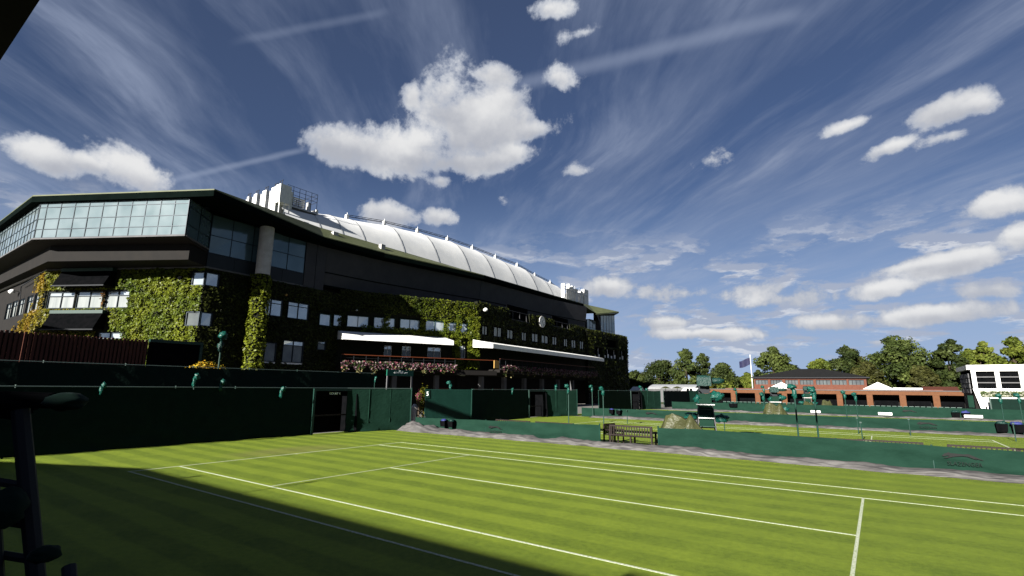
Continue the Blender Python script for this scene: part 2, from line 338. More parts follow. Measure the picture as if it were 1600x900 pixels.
def leafcloud(name, P, Nn, size, col, m, parent, kind='stuff', label=None, cat=None, group=None, jit=.55, loc=None):
    """many small tilted leaf faces in one mesh. P centres (n,3), Nn facing, size (n,), col (n,3)"""
    n = len(P); org = np.array(ORIGIN.get(parent.name, Vector()) if parent else (loc or (0, 0, 0)))
    Nn = Nn+rng.normal(0, jit, (n, 3)); Nn /= np.linalg.norm(Nn, axis=1)[:, None]+1e-9
    a = np.cross(Nn, rng.normal(0, 1, (n, 3))); a /= np.linalg.norm(a, axis=1)[:, None]+1e-9; b = np.cross(Nn, a)
    s = size[:, None]*.5; asp = rng.uniform(.6, 1.0, (n, 1))
    V = np.stack([P-a*s, P-b*s*asp, P+a*s, P+b*s*asp], 1).reshape(-1, 3)-org
    me = bpy.data.meshes.new(name); me.vertices.add(4*n); me.vertices.foreach_set('co', V.astype(np.float32).ravel())
    me.loops.add(4*n); me.loops.foreach_set('vertex_index', np.arange(4*n, dtype=np.int32)); me.polygons.add(n)
    me.polygons.foreach_set('loop_start', np.arange(0, 4*n, 4, dtype=np.int32)); me.update(calc_edges=True)
    ca = me.color_attributes.new('Col', 'FLOAT_COLOR', 'POINT'); C4 = np.ones((n, 4, 4), np.float32); C4[:, :, :3] = (np.clip(col, 0, 1)*(K*1.12))[:, None, :]
    ca.data.foreach_set('color', C4.ravel()); me.materials.append(MT[m]); me.validate()
    o = bpy.data.objects.new(name, me); COL.objects.link(o)
    if parent: o.parent = parent; ORIGIN[o.name] = Vector(org)
    else: o.location = org; ORIGIN[o.name] = Vector(org)
    return tag(o, label, cat, group, kind)
def text_mesh(name, txt, size, m, parent, origin, dx, up=(0, 0, 1), align='CENTER', off=.02, label=None):
    cu = bpy.data.curves.new(name, 'FONT'); cu.body = txt; cu.size = size; cu.align_x = align; cu.align_y = 'CENTER'; cu.extrude = .004; cu.resolution_u = 2
    t = bpy.data.objects.new('tmp', cu); COL.objects.link(t); dg = bpy.context.evaluated_depsgraph_get(); me = bpy.data.meshes.new_from_object(t.evaluated_get(dg))
    bpy.data.objects.remove(t); me.materials.clear(); me.materials.append(MT[m])
    dx = Vector(dx).normalized(); up = Vector(up); nn = dx.cross(up).normalized(); mw = Matrix(((dx.x, up.x, nn.x, 0), (dx.y, up.y, nn.y, 0), (dx.z, up.z, nn.z, 0), (0, 0, 0, 1)))
    me.transform(mw); org = ORIGIN.get(parent.name, Vector()); me.transform(Matrix.Translation(Vector(origin)+nn*off-org))
    o = bpy.data.objects.new(name, me); COL.objects.link(o); o.parent = parent; ORIGIN[o.name] = org
    return tag(o, label)
class Plane:
    """vertical wall from p0 to p1 (left to right as the camera sees it); s along, z up, off outwards"""
    def __init__(s, p0, p1):
        s.p0 = np.array([p0[0], p0[1], 0.0]); d = np.array([p1[0]-p0[0], p1[1]-p0[1], 0.0]); s.L = np.linalg.norm(d); s.d = d/s.L; s.n = np.array([s.d[1], -s.d[0], 0.0])
    def pt(s, a, z, o=0.0): return tuple(s.p0+s.d*a+s.n*o+np.array([0, 0, z]))
    def hit(s, u, v, o=0.0):
        r = ray(u, v); q = s.p0+s.n*o; t = ((q-CC)@s.n)/(r@s.n); p = CC+t*r; return float((p-s.p0)@s.d), float(p[2])
    def rect(s, u0, u1, vt, vb, o=0.0):                  # u range at mid height, v range at mid width
        um, vm = (u0+u1)/2, (vt+vb)/2
        return s.hit(u0, vm, o)[0], s.hit(u1, vm, o)[0], s.hit(um, vb, o)[1], s.hit(um, vt, o)[1]
    def box(s, mb, s0, s1, z0, z1, o0, o1):
        return mb.hexa([s.pt(s0, z0, o1), s.pt(s1, z0, o1), s.pt(s1, z0, o0), s.pt(s0, z0, o0), s.pt(s0, z1, o1), s.pt(s1, z1, o1), s.pt(s1, z1, o0), s.pt(s0, z1, o0)])
def holed_wall(mb, pl, s0, s1, z0, z1, holes, th=.35, o=0.0):
    """solid wall of boxes round rectangular openings"""
    ss = sorted({s0, s1, *[max(s0, min(s1, x)) for h in holes for x in h[:2]]})
    for a, b in zip(ss, ss[1:]):
        if b-a < 1e-4: continue
        cut = sorted((max(z0, h[2]), min(z1, h[3])) for h in holes if h[0] < b-1e-5 and h[1] > a+1e-5 and h[3] > z0 and h[2] < z1)
        z = z0
        for c0, c1 in cut:
            if c0 > z+1e-4: pl.box(mb, a, b, z, c0, o-th, o)
            z = max(z, c1)
        if z < z1-1e-4: pl.box(mb, a, b, z, z1, o-th, o)

# ---------------------------------------------------------------- the ground and the courts
mb = MB(); mb.quad((-2500, -2500, -.02), (2500, -2500, -.02), (2500, 4000, -.02), (-2500, 4000, -.02)); build('ground', mb, 'ground', kind='structure')
mb = MB(); mb.quad((-60, -60, -.01), (70, -60, -.01), (70, 84, -.01), (-60, 84, -.01)); build('pavement', mb, 'paving', kind='structure')
BASE = [0.0, 22.0, 44.0]
for k, y in enumerate(BASE):
    mb = MB(); y0 = -5.0 if k == 0 else y-5.6
    mb.quad((-6.9, y0, 0), (31, y0, 0), (31, y+15.6, 0), (-6.9, y+15.6, 0)); build('lawn', mb, 'grass', kind='structure')
    mb = MB(); z = .004; w = .05
    def hl(x0, x1, yc, w=.05): mb.box((x0, y+yc-w/2, -.01), (x1, y+yc+w/2, z))
    def vl(xc, a, b, w=.05): mb.box((xc-w/2, y+a, -.01), (xc+w/2, y+b, z))
    vl(0.0, -.05, 11.02, .085); vl(23.77, -.05, 11.02, .085)
    for yc in (0, 1.372, 9.601, 10.973): hl(.045, 23.72, yc, .055)
    for xc in (5.485, 18.285): vl(xc, 1.4, 9.573, .055)
    hl(5.513, 18.257, 5.486, .055); hl(.045, .15, 5.486)
    build('court_lines', mb, 'line', kind='structure')

# ---------------------------------------------------------------- the stand over the photographer (its unseen rear building, shaped to the shadow edge, shades the lawn)
CT = math.cos(SUN_AZ-math.pi)/math.tan(SUN_EL); HW = 5.2; yW = .55-HW*CT; cx = -HW/math.tan(SUN_EL)*math.sin(SUN_AZ-math.pi); dsh = yW-.55
ZR = 10.6; yE = CC[1]+(ZR-CC[2])/4.56
ST = thing('grandstand', 'black underside of the stand roof cutting off the upper left corner of the sky', 'grandstand', (20, -12, 0))
mb = MB(); mb.prism([(-.34+cx, yW), (-4.5+cx, -1.31+dsh), (-18, -7.7+dsh), (-18, -40), (60, -40), (60, yW)], 0, HW); build('rear_building', mb, 'wall', ST)
mb = MB(); mb.box((-40, yE-.8, ZR), (60, yE, ZR+.35)); build('roof', mb, 'wall', ST)
mb = MB(); mb.box((15.4, yW-3, HW+.002), (60, yW, HW+.21)); build('raised_shade_block', mb, 'wall', ST)  # unseen block added to keep the near camera stand in shade
for x in (-40, 59.6):
    mb = MB(); mb.box((x, yE-.7, 0), (x+.3, yE-.4, ZR)); build('column', mb, 'wall', ST)
mb = MB(); mb.box((13.5, -7.6, .3), (26, -6.1, .95)); mb.box((13.5, -9.6, .3), (26, -7.6, 1.35)); build('terrace_step', mb, 'wall', ST)
for x, t in ((5.74, .70), (2.4, .14)):
    o = thing('roof_edge_mast', 'covered camera mast behind the court, known by its streak of shadow on the lawn' if t > .5 else 'short stub mast behind the court, known by the small spot of shadow near the sideline', 'mast', (x+cx, yW-.1, HW))
    mb = MB(); mb.tube([(x+cx, yW-.1, HW), (x+cx, yW-.1, HW+t)], .03); build('pole', mb, 'dsteel', o)
    mb = MB(); mb.blob((x+cx, yW-.1, HW+t), (.09, .12, .07)); build('camera_cover', mb, 'bag_d', o)

# ---------------------------------------------------------------- the stadium
SD = thing('stadium', 'ivy covered show court stadium with glazed upper storey and white domed fabric roof', 'stadium', (-30, 40, 0))
A = (-26.4, 12.4); Bp = (-39.6, 5.15); Cs = (-66, 5.15); D0 = (-26.8, 26.0); E0 = (-20.2, 41.0); F0 = (-21.6, 72.2); F1 = (-21.2, 72.2); H0 = (-20.9, 89.0)
PS = Plane(Cs, Bp); PCH = Plane(Bp, A); PA = Plane(A, D0); PB = Plane(D0, E0); PC = Plane(E0, F0); PD = Plane(F1, H0)
ivy_P, ivy_N, ivy_S, ivy_C = [], [], [], []
def frame_window(pl, r, nx, transom=0.0, glass='winglass', name='window', o=-.12, fw=.07, frame='mullion', label=None):
    s0, s1, z0, z1 = r
    mb = MB()
    pl.box(mb, s0, s0+fw, z0, z1, o-.05, o+.06); pl.box(mb, s1-fw, s1, z0, z1, o-.05, o+.06)
    pl.box(mb, s0+fw, s1-fw, z0, z0+fw, o-.05, o+.06); pl.box(mb, s0+fw, s1-fw, z1-fw, z1, o-.05, o+.06)
    xs = [s0+fw+(s1-s0-2*fw)*k/nx for k in range(nx+1)]
    for x in xs[1:-1]: pl.box(mb, x-fw*.4, x+fw*.4, z0+fw, z1-fw, o-.05, o+.05)
    zt = z1-fw-(z1-z0)*transom if transom else None
    if zt:
        for a, b in zip(xs, xs[1:]): pl.box(mb, a+fw*.41, b-fw*.41, zt-fw*.4, zt+fw*.4, o-.05, o+.045)
    w = build(name, mb, frame, SD, label=label)
    for a, b in zip(xs, xs[1:]):
        for c, d in ((z0+fw, zt or z1-fw),)+(((zt, z1-fw),) if zt else ()):
            g = MB(); j = random.uniform(-.012, .012); e = random.uniform(-.012, .012)
            p = [pl.pt(a, c, o-.03+j), pl.pt(b, c, o-.03-j), pl.pt(b, c, o-.05-j), pl.pt(a, c, o-.05+j), pl.pt(a, d, o-.03+e), pl.pt(b, d, o-.03-e), pl.pt(b, d, o-.05-e), pl.pt(a, d, o-.05+e)]
            g.hexa(p); sub('pane', g, glass if d != (z1-fw) or not zt else 'winglass', w)
    return w
def ivy(pl, s0, s1, z0, z1, holes, dens, colfn, thick=.28, size=.26, edge=None):
    n = int((s1-s0)*(z1-z0)*dens); s = rng.uniform(s0, s1, n); z = rng.uniform(z0, z1, n); k = np.ones(n, bool)
    for h in holes: k &= ~((s > h[0]-.10) & (s < h[1]+.10) & (z > h[2]-.02) & (z < h[3]+.08))
    if edge is not None: k &= edge(s, z)
    s, z = s[k], z[k]; n = len(s)
    # clumpy relief: tiers of overhanging leaf pads
    rel = np.array([mnoise.noise(Vector((a*1.6, b*2.4, pl.L))) for a, b in zip(s, z)])
    rel2 = np.array([mnoise.noise(Vector((a*.55, b*.8, pl.L+9))) for a, b in zip(s, z)])
    o = .05+thick*np.clip(.5+rel*.9, 0, 1)*rng.uniform(.35, 1.0, n)
    P = pl.p0+pl.d*s[:, None]+pl.n*o[:, None]; P[:, 2] = z
    ivy_P.append(P); ivy_N.append(np.tile(pl.n+np.array([0, 0, .55]), (n, 1))); ivy_S.append(rng.uniform(.6, 1.3, n)*size)
    c = colfn(s, z, rel2); c = c*rng.uniform(.62, 1.3, (n, 1)); ivy_C.append(c)
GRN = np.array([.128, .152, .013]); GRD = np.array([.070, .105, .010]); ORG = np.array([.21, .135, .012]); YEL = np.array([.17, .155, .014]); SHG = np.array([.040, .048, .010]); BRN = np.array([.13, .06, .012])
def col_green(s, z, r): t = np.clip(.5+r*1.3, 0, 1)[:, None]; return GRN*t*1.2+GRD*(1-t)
def col_shade(s, z, r): t = np.clip(.5+r, 0, 1)[:, None]; return SHG*(.7+.6*t)  # darker leaf tone for unlit walls, their shade put into the colour
def lerp(a, b, t): return a*(1-t[:, None])+b*t[:, None]
def col_cham(s, z, r):
    c = col_green(s, z, r); t = np.clip((6.2-s)/5.0+r*.8-(z-6)*.04, 0, 1); c = lerp(c, YEL*np.ones_like(c), np.clip(t*.9, 0, 1))
    t2 = np.clip((.9-s)/2.0+r*.9, 0, 1)*.8; c = lerp(c, ORG*np.ones_like(c), t2)
    low = np.clip((7.2-z)/2.5+r, 0, 1)*np.clip((10.5-s)/3, 0, 1); return lerp(c, .55*BRN+.45*YEL*np.ones_like(c), low*.55)
def col_south(s, z, r):
    t = np.clip(.9+r*1.5-(z-7)*.1, 0, 1); return lerp(YEL*np.ones((len(s), 3)), ORG*np.ones((len(s), 3)), t)

# --- upper glazed storey
gt = (-23.55, 9.40); gl = (-35.0, 2.98); gs = (-62.0, 2.98); gi = (-26.3, 12.3); ZG0, ZG1 = 14.0, 17.0
def curtain(pl, ss, zs, glass, o=0.0, thin=.05, cap=True):
    """mullion grid with one pane object per field"""
    mb = MB()
    for x in ss: pl.box(mb, x-thin/2, x+thin/2, zs[0], zs[-1], o-.06, o+.035)
    for z in zs:
        for a, b in zip(ss, ss[1:]): pl.box(mb, a+thin/2, b-thin/2, z-thin/2, z+thin/2, o-.06, o+.03)
    fr = build('curtain_wall', mb, 'mullion', SD)
    for a, b in zip(ss, ss[1:]):
        for c, d in zip(zs, zs[1:]):
            g = MB(); j, e = random.uniform(-.014, .014), random.uniform(-.014, .014)
            g.hexa([pl.pt(a, c, o+j), pl.pt(b, c, o-j), pl.pt(b, c, o-.03-j), pl.pt(a, c, o-.03+j), pl.pt(a, d, o+e), pl.pt(b, d, o-e), pl.pt(b, d, o-.03-e), pl.pt(a, d, o-.03+e)])
            sub('pane', g, glass, fr)
PG = Plane(gl, gt); n = 11
vs = [PG.hit(u, 345)[0] for u in (58.5, 70, 92, 114, 136, 158, 180, 203, 225, 248, 270)]+[PG.L-.03]; vs[0] = .03
def zof(v): return PG.hit(200, v)[1]
zrows = [ZG0, zof(355), zof(338.5), zof(320.5), ZG1]
curtain(PG, vs, zrows, 'bigglass')
PGS = Plane(gs, gl); curtain(PGS, [PGS.L-.03-1.05*k for k in range(19, -1, -1)], zrows, 'bigglass')
PGR = Plane(gt, gi); curtain(PGR, [.05, PGR.L*.5, PGR.L-.05], [ZG0, 14.9, 16.3, ZG1], 'sideglass')
PU = Plane(gi, (-27.0, 24.0))
su = [PU.hit(u, 385)[0] for u in (331, 361, 395, 419, 451, 478)]; su[0] = .05
curtain(PU, su, [13.65, 15.2, 17.0], 'sideglass')
mb = MB(); mb.prism([(gt[0], gt[1]), gi, (-39.8, 5.3), (-62, 5.3), (-62, 3.0), (gl[0], gl[1])], [13.82, 13.6, 13.6, 13.6, 13.82, 13.82], [13.98, 13.8, 13.8, 13.8, 13.98, 13.98]); build('soffit', mb, 'soffit', SD)
mb = MB(); PG.box(mb, -.05, PG.L+.05, 13.86, 13.97, .0, .10); PGS.box(mb, 0, PGS.L-.06, 13.86, 13.97, 0, .10); PGR.box(mb, .06, PGR.L, 13.86, 13.97, 0, .09); build('sill_trim', mb, 'grey', SD)
# spandrel bands below the glass
for pl, a, b in ((PS, 0, PS.L), (PCH, 0, PCH.L), (PU, 0, su[-1])):
    mb = MB(); nn = max(2, int((b-a)/2.1))
    for k in range(nn):
        x0, x1 = a+(b-a)*k/nn, a+(b-a)*(k+1)/nn; g = MB(); pl.box(g, x0+.012, x1-.012, 12.42, 13.61, -.25, .06+.006*(k % 2)); build('spandrel_panel', g, 'spandrel', SD)
    mb = MB(); pl.box(mb, a, b, 12.28, 12.41, -.3, .14); build('sill_band', mb, 'column' if pl is PS else 'grey', SD)
mb = MB(); PU.box(mb, su[-1]+.02, su[-1]+1.25, 12.2, 16.9, -.4, .12); build('grey_panel', mb, 'mauve', SD)
mb = MB(); PU.box(mb, su[-1]+1.27, su[-1]+2.35, 12.2, 16.9, -.4, .16); build('grey_panel', mb, 'mauve', SD, label='paler grey panel at the end of the glazing')
# core behind so nothing shows through
mb = MB(); mb.prism([(-62, 6.2), (-41, 6.2), (-28.3, 13.6), (-27.9, 26.3), (-23.9, 41.5), (-23.9, 73), (-24, 88), (-62, 88)], 0, 12.4); build('inner_block', mb, 'wall', SD)
mb = MB(); mb.prism([(-60, 4.2), (-35.6, 4.2), (-25, 10.4), (-27.2, 13.6), (-27.8, 24.3), (-25.6, 45), (-25.6, 74), (-60, 74)], 12.42, 17.0); build('inner_storey', mb, 'wall', SD)
# --- eaves and roof
EV = [(-80, 2.6), (-35.3, 2.5), (-21.5, 10.2), (-25.5, 22.6), (-25.2, 30.3), (-23.8, 39.4), (-23.0, 45.7), (-22.9, 64), (-22.7, 74)]
IN = [(-80, 9), (-39, 9), (-27.5, 15.5), (-27.5, 23.4), (-27.5, 30.3), (-27.5, 39.4), (-27.5, 45.7), (-27.5, 64), (-27.5, 79)]
mb = MB(); mb2 = MB(); mb3 = MB()
for k in range(len(EV)-1):
    a, b, c, d = EV[k], EV[k+1], IN[k+1], IN[k]
    g = MB(); zi = 19.05 if k > 1 else (19.05 if k == 1 else 18.6)
    g.quad((*a, 17.55), (*b, 17.55), (*c, 19.05), (*d, 19.05)); g.quad((*d, 18.95), (*c, 18.95), (*b, 17.45), (*a, 17.45)); g.quad((*a, 17.45), (*b, 17.45), (*b, 17.55), (*a, 17.55))
    build('roof_sheet', g, 'olive_roof', SD)
    pl = Plane(a, b); g = MB(); pl.box(g, 0, pl.L, 16.95, 17.44, -.25, .02); build('fascia', g, 'fascia', SD)
def inset(P, dd):
    return [(x-dd[0]*1.0, y+dd[1]) for x, y in P]
WL = [(-80, 3.4), (-35.1, 3.3), (-24.2, 10.2), (-27.6, 22.6), (-27.4, 30.3), (-26.2, 39.4), (-25.6, 45.7), (-25.6, 64), (-25.6, 74)]
for k in range(len(EV)-1):
    g = MB(); a, b, c, d = EV[k], EV[k+1], WL[k+1], WL[k]
    g.quad((*d, 16.9), (*c, 16.9), (*b, 16.96), (*a, 16.96)); build('eaves_soffit', g, 'fascia', SD)
g = MB(); g.prism([(-27.5, 15.6), (-27.5, 79), (-60, 79), (-60, 9.1), (-39, 9.1)], 18.5, 19.0); build('roof_deck', g, 'olive_roof', SD)
# deep sloping band under the eaves over the long side
BD = [(-27.3, 23.9), (-26.9, 30.3), (-25.4, 39.4), (-24.2, 46.0), (-23.6, 64), (-22.6, 74.2)]
for a, b in zip(BD, BD[1:]):
    pl = Plane(a, b); g = MB(); g.hexa([pl.pt(0, 13.0, 0), pl.pt(pl.L, 13.0, 0), pl.pt(pl.L, 13.0, -.5), pl.pt(0, 13.0, -.5), pl.pt(0, 16.88, .5), pl.pt(pl.L, 16.88, .5), pl.pt(pl.L, 16.88, -.6), pl.pt(0, 16.88, -.6)]); build('eaves_band', g, 'mauve', SD)
    g = MB(); pl.box(g, 0, pl.L, 12.72, 12.98, -.3, .10); build('band_edge', g, 'fascia', SD)
    g = MB(); pl.box(g, 0, pl.L, 14.25, 14.33, .0, .24); build('band_rail', g, 'fascia', SD)
for u, v in ((477, 354), (524, 369), (598, 388)):                      # small vents on the olive roof
    p = G(u, v, 18.3); g = MB(); g.box((p[0]-.35, p[1]-.3, 18.1), (p[0]+.1, p[1]+.3, 18.75)); build('roof_vent', g, 'column', SD)
# --- membrane roof in cushions between seams
SEAM = [(19.6, 1.6), (23.4, 1.8), (26.2, 2.3), (29.2, 2.6), (35.3, 3.5), (41.5, 4.05), (47.9, 4.4), (53.8, 4.4), (59.8, 4.2), (66.2, 4.1), (71.4, 3.3), (76.5, 2.8), (80.1, 1.3)]
prof = [(0, 0), (.22, .20), (.50, .42), (.85, .63), (1.3, .81), (1.9, .94), (2.7, 1.02), (4.5, 1.10), (9, 1.22), (16, 1.28)]
def mem(y, h, bulge):
    out = []
    for k, (dx, dz) in enumerate(prof):
        w = math.sin(min(1, k/4.5)*math.pi*.5)
        out.append((-27.5-dx*1.75*(.55+h*.14)+bulge*w*.75, y, 19.06+dz*(h+.30+h*.16)+bulge*w*.8))
    return out
for (y0, h0), (y1, h1) in zip(SEAM, SEAM[1:]):
    g = MB(); nu = 10
    rows = [mem(y0+(y1-y0)*k/nu, h0+(h1-h0)*k/nu, .0-.07*min(1, (y1-y0)/6)*(1-abs(2*k/nu-1)**2.0)) for k in range(nu+1)]
    for r in rows: g.v += r
    q = len(prof)
    for a in range(nu):
        for b in range(q-1): g.f.append((a*q+b, a*q+b+1, (a+1)*q+b+1, (a+1)*q+b))
    build('roof_cushion', g, 'membrane', SD, smooth=True)
    g = MB(); g.tube([(x+.03, y, z+.03) for x, y, z in mem(y1, h1, 0)[:7]], .016, 5); build('roof_seam', g, 'grey', SD)
# ridge truss with rollers above the membrane
g = MB(); pr = [(-27.5-2.2*1.75*(.55+h*.14)-.1, y, 19.06+1.0*(h*1.16+.3)+.28) for y, h in SEAM[3:]]
g.tube(pr, .05, 6); g.tube([(x, y, z+.22) for x, y, z in pr], .035, 6)
for (a, b) in zip(pr, pr[1:]):
    for k in range(6):
        t = k/6; p = [a[i]+(b[i]-a[i])*t for i in range(3)]; r = [a[i]+(b[i]-a[i])*(t+1/6) for i in range(3)]
        g.tube([p, (r[0], r[1], r[2]+.22)], .02, 4, False)
build('ridge_truss', g, 'dsteel', SD)
for k, p in enumerate(pr):
    g = MB(); g.box((p[0]-.2, p[1]-.16, p[2]-.35), (p[0]+.15, p[1]+.16, p[2]+.22)); g.tube([(p[0], p[1], p[2]+.22), (p[0], p[1], p[2]+.5)], .03, 5); build('truss_head', g, 'white', SD)
# --- ivy walls with window openings
CW = [(73, 115, 456, 482), (118, 159, 455, 481.5), (164, 201, 454, 481)]
hc = [PCH.rect(*w) for w in CW]; hc2 = PCH.rect(151, 190, 519, 530)
corner1 = PCH.rect(301, 327, 425, 446); corner2 = PCH.rect(291, 327, 487, 509)
hc_all = hc+[hc2, (corner1[0], PCH.L+1, corner1[2], corner1[3]), (corner2[0], PCH.L+1, corner2[2], corner2[3])]
def clamp(h, L): return (h[0], min(h[1], L), h[2], h[3])
ZI = 12.26
mb = MB(); holed_wall(mb, PCH, 0, PCH.L-.01, 0, ZI, [clamp(h, PCH.L-.01) for h in hc_all]); build('wall', mb, 'wallb', SD)
for k, h in enumerate(hc): frame_window(PCH, h, 2, .22, 'blind')
frame_window(PCH, hc2, 2, 0, 'winglass')
for c, g in ((corner1, 'winglass'), (corner2, 'darkglass')):
    frame_window(PCH, (c[0], PCH.L-.02, c[2], c[3]), 1, 0, g, o=.02)
AW = [(404, 440, 467, 493.5), (448, 481, 473, 499)]; AL = [(394, 430, 534.5, 565), (440, 472.5, 532.5, 567)]
ha = [PA.rect(*w) for w in AW]; hl2 = [PA.rect(*w) for w in AL]; hs3 = PA.rect(495, 508, 533, 547)
ca1 = (-1, PA.hit(342, 436)[0], corner1[2], corner1[3]); ca2 = (-1, PA.hit(331, 498)[0], corner2[2], corner2[3])
hA = ha+hl2+[hs3, ca1, ca2]
mb = MB(); holed_wall(mb, PA, 0, PA.L, 0, ZI, [(max(0, h[0]), *h[1:]) for h in hA]); build('wall', mb, 'wallb', SD)
for h in ha: frame_window(PA, h, 2, .20, 'winglass', o=.08)
frame_window(PA, hl2[0], 2, 0, 'darkglass', o=.08); frame_window(PA, hl2[1], 2, .18, 'darkglass', o=.08); frame_window(PA, hs3, 1, .2, 'darkglass', o=.05)
for h in hl2:
    g = MB(); PA.box(g, h[0], h[1], h[2]-.14, h[2]-.003, -.3, .12); build('window_sill', g, 'white', SD)
for c, gl_ in ((ca1, 'winglass'), (ca2, 'winglass')): frame_window(PA, (.02, c[1], c[2], c[3]), 1, 0, gl_, o=.02)
# south side
SW = [(8.5, 16.5, 475, 498), (18, 26, 471, 494.5), (28, 36.5, 468, 492), (41, 50, 463, 488.5), (53, 62.5, 459.5, 484)]
hS = [PS.rect(*w) for w in SW]
mb = MB(); holed_wall(mb, PS, 0, PS.L, 0, ZI, hS); build('wall', mb, 'wall', SD)
for h in hS: frame_window(PS, h, 2, .25, 'blind')
s_iv = PS.hit(17, 500)[0]; s_iv2 = PS.hit(60, 440)[0]
def south_edge(s, z):                                    # stepped lower edge of the autumn-coloured creeper
    r = np.array([mnoise.noise(Vector((a*.9, b*.9, 3))) for a, b in zip(s, z)])
    return (z < 6.7+.35*np.maximum(0, s-s_iv)+r*1.2) | (s > s_iv2+r)
ivy(PS, s_iv, PS.L, 3.6, ZI, hS, 110, col_south, edge=south_edge, size=.19)
AWN = [(103, 183, 421, 449, ), (85, 167, 486, 516)]
aw = [PCH.rect(*a) for a in AWN]
ivy(PCH, 0, PCH.L, 3.2, ZI, hc_all+[(a[0]-.1, a[1]+.35, a[2]-.1, a[3]) for a in aw]+[(hc[0][0]-.1, hc[2][0], hc[0][2]-.05, hc[0][3]+.05)], 175, col_cham, thick=.42, size=.19)
g = MB(); PCH.box(g, hc[0][1]+.06, hc[1][0]-.06, hc[0][2], hc[0][3], -.05, .06); build('grey_panel', g, 'mauve', SD)
ivy(PCH, hc[1][1], hc[2][0], hc[0][2]-.2, hc[0][3]+.1, [], 70, lambda s, z, r: BRN*np.ones((len(s), 3)), thick=.2, size=.2)
# black roller awnings with green head box on the chamfer
for a in aw:
    g = MB(); PCH.box(g, a[0], a[1], a[3]-.28, a[3], .12, .55); o = build('awning_box', g, 'post', SD)
    g = MB(); g.hexa([PCH.pt(a[0]+.05, a[2], 1.15), PCH.pt(a[1]-.05, a[2], 1.15), PCH.pt(a[1]-.05, a[2], 1.09), PCH.pt(a[0]+.05, a[2], 1.09), PCH.pt(a[0]+.05, a[3]-.3, .5), PCH.pt(a[1]-.05, a[3]-.3, .5), PCH.pt(a[1]-.05, a[3]-.3, .44), PCH.pt(a[0]+.05, a[3]-.3, .44)]); sub('awning_cloth', g, 'black', o)
    g = MB(); PCH.box(g, a[0], a[1], a[2]-.10, a[2]-.005, 1.0, 1.18); sub('weight_bar', g, 'dsteel', o)
    for e in (a[0]+.05, a[1]-.05):
        g = MB(); g.poly([PCH.pt(e, a[2], .1), PCH.pt(e, a[2], 1.08), PCH.pt(e, a[3]-.29, .43), PCH.pt(e, a[3]-.29, .1)]); g.poly([PCH.pt(e+.02, a[2], .1), PCH.pt(e+.02, a[2], 1.08), PCH.pt(e+.02, a[3]-.29, .43), PCH.pt(e+.02, a[3]-.29, .1)]); sub('side_cloth', g, 'black', o)
# small fittings on the ivy
for (pl, u, v, r, m_) in ((PS, 22, 456, .30, 'white'), (PCH, 284, 435, .22, 'black'), (PC, 757, 484, .30, 'white'), (PA, 446, 461, .14, 'yellow'), (PB, 557, 485, .12, 'steel')):
    s_, z_ = pl.hit(u, v, .35); g = MB(); g.blob(pl.pt(s_, z_, .5), (r, r*.8, r*.75)); o = build('wall_lamp', g, m_, SD, smooth=True)
    g = MB(); g.tube([pl.pt(s_, z_+.1, 0), pl.pt(s_, z_+.1, .5)], .03, 5); sub('bracket', g, 'dsteel', o)
g = MB(); p1 = PS.pt(*PS.hit(40, 448), .3); p2 = PS.pt(*PS.hit(70, 430), .3); g.tube([PS.pt(*PS.hit(38, 468), .3), p1, p2], .045, 5); build('drain_pipe', g, 'dsteel', SD)

# --- middle bay (turned towards the sun)
BW = [(497, 515, 1), (519, 538.5, 1), (541.5, 575.5, 2), (583, 616.5, 2), (624, 655, 2), (663.5, 693, 2), (697.5, 712, 1), (718, 729.5, 1)]
hB = []; hA2 = []
for u0, u1, n_ in BW:
    vt = 491+(u0-500)*.066; vb = 509.5+(u0-500)*.053
    pl = PB if u0 > 505 and PB.hit(u0, 500)[0] > .05 else PA
    (hB if pl is PB else hA2).append((pl.rect(u0, u1, vt, vb), n_))
BL = [(600, 612, 540, 556), (628, 642, 541, 559), (668, 689, 543, 560), (718, 727, 540, 560)]
hBl = [PB.rect(*w) for w in BL]
ZB = 12.75
mb = MB(); holed_wall(mb, PB, 0, PB.L-.01, 3.9, ZB, [h for h, _ in hB]+hBl); build('wall', mb, 'wallb', SD)
for h, n_ in hB: frame_window(PB, h, n_, 0, 'winglass', frame='post', fw=.06, o=.12)
for h, n_ in hA2: frame_window(PA, h, n_, 0, 'winglass', frame='post', fw=.06, o=.16)
for h in hBl: frame_window(PB, h, 2, .3, 'darkglass', frame='white', fw=.05)
sL = PB.hit(705, 545)[0]                                  # dark recess behind the balcony
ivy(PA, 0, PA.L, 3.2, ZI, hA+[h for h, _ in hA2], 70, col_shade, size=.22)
ivy(PB, 0, PB.L, 4.6, ZB, [h for h, _ in hB]+[(a[0], b[0], a[2]-.02, a[3]+.35) for (a, _), (b, _) in zip(hB[:3], hB[1:])]+[(0, sL, 3, 7.3)]+hBl, 90, lambda s, z, r: lerp(col_shade(s, z, r), col_green(s, z, r)*.72, np.clip((s-4)/6, 0, 1)), thick=.4, size=.21)  # shade painted into the leaf colour, fading to the lit tone along the bay
for u in (602, 659, 695, 714.5, 738):                     # ivy piers standing proud between the windows
    s_, _ = PB.hit(u, 510); wd = .35 if u < 730 else .8
    ivy(Plane(PB.pt(s_-wd, 0, .35)[:2], PB.pt(s_+wd, 0, .35)[:2]), 0, 2*wd, 4.8 if u > 700 else 7.6, 10.4 if u < 700 else 11, [], 110, lambda s, z, r: col_green(s, z, r)*.8, thick=.3, size=.24)
ivy(Plane(PB.pt(0, 0, .35)[:2], PB.pt(PB.L, 0, .35)[:2]), 2.4, PB.L, PB.hit(650, 521)[1]-.25, PB.hit(650, 514)[1], [], 90, lambda s, z, r: col_green(s, z, r)*.85, size=.22)
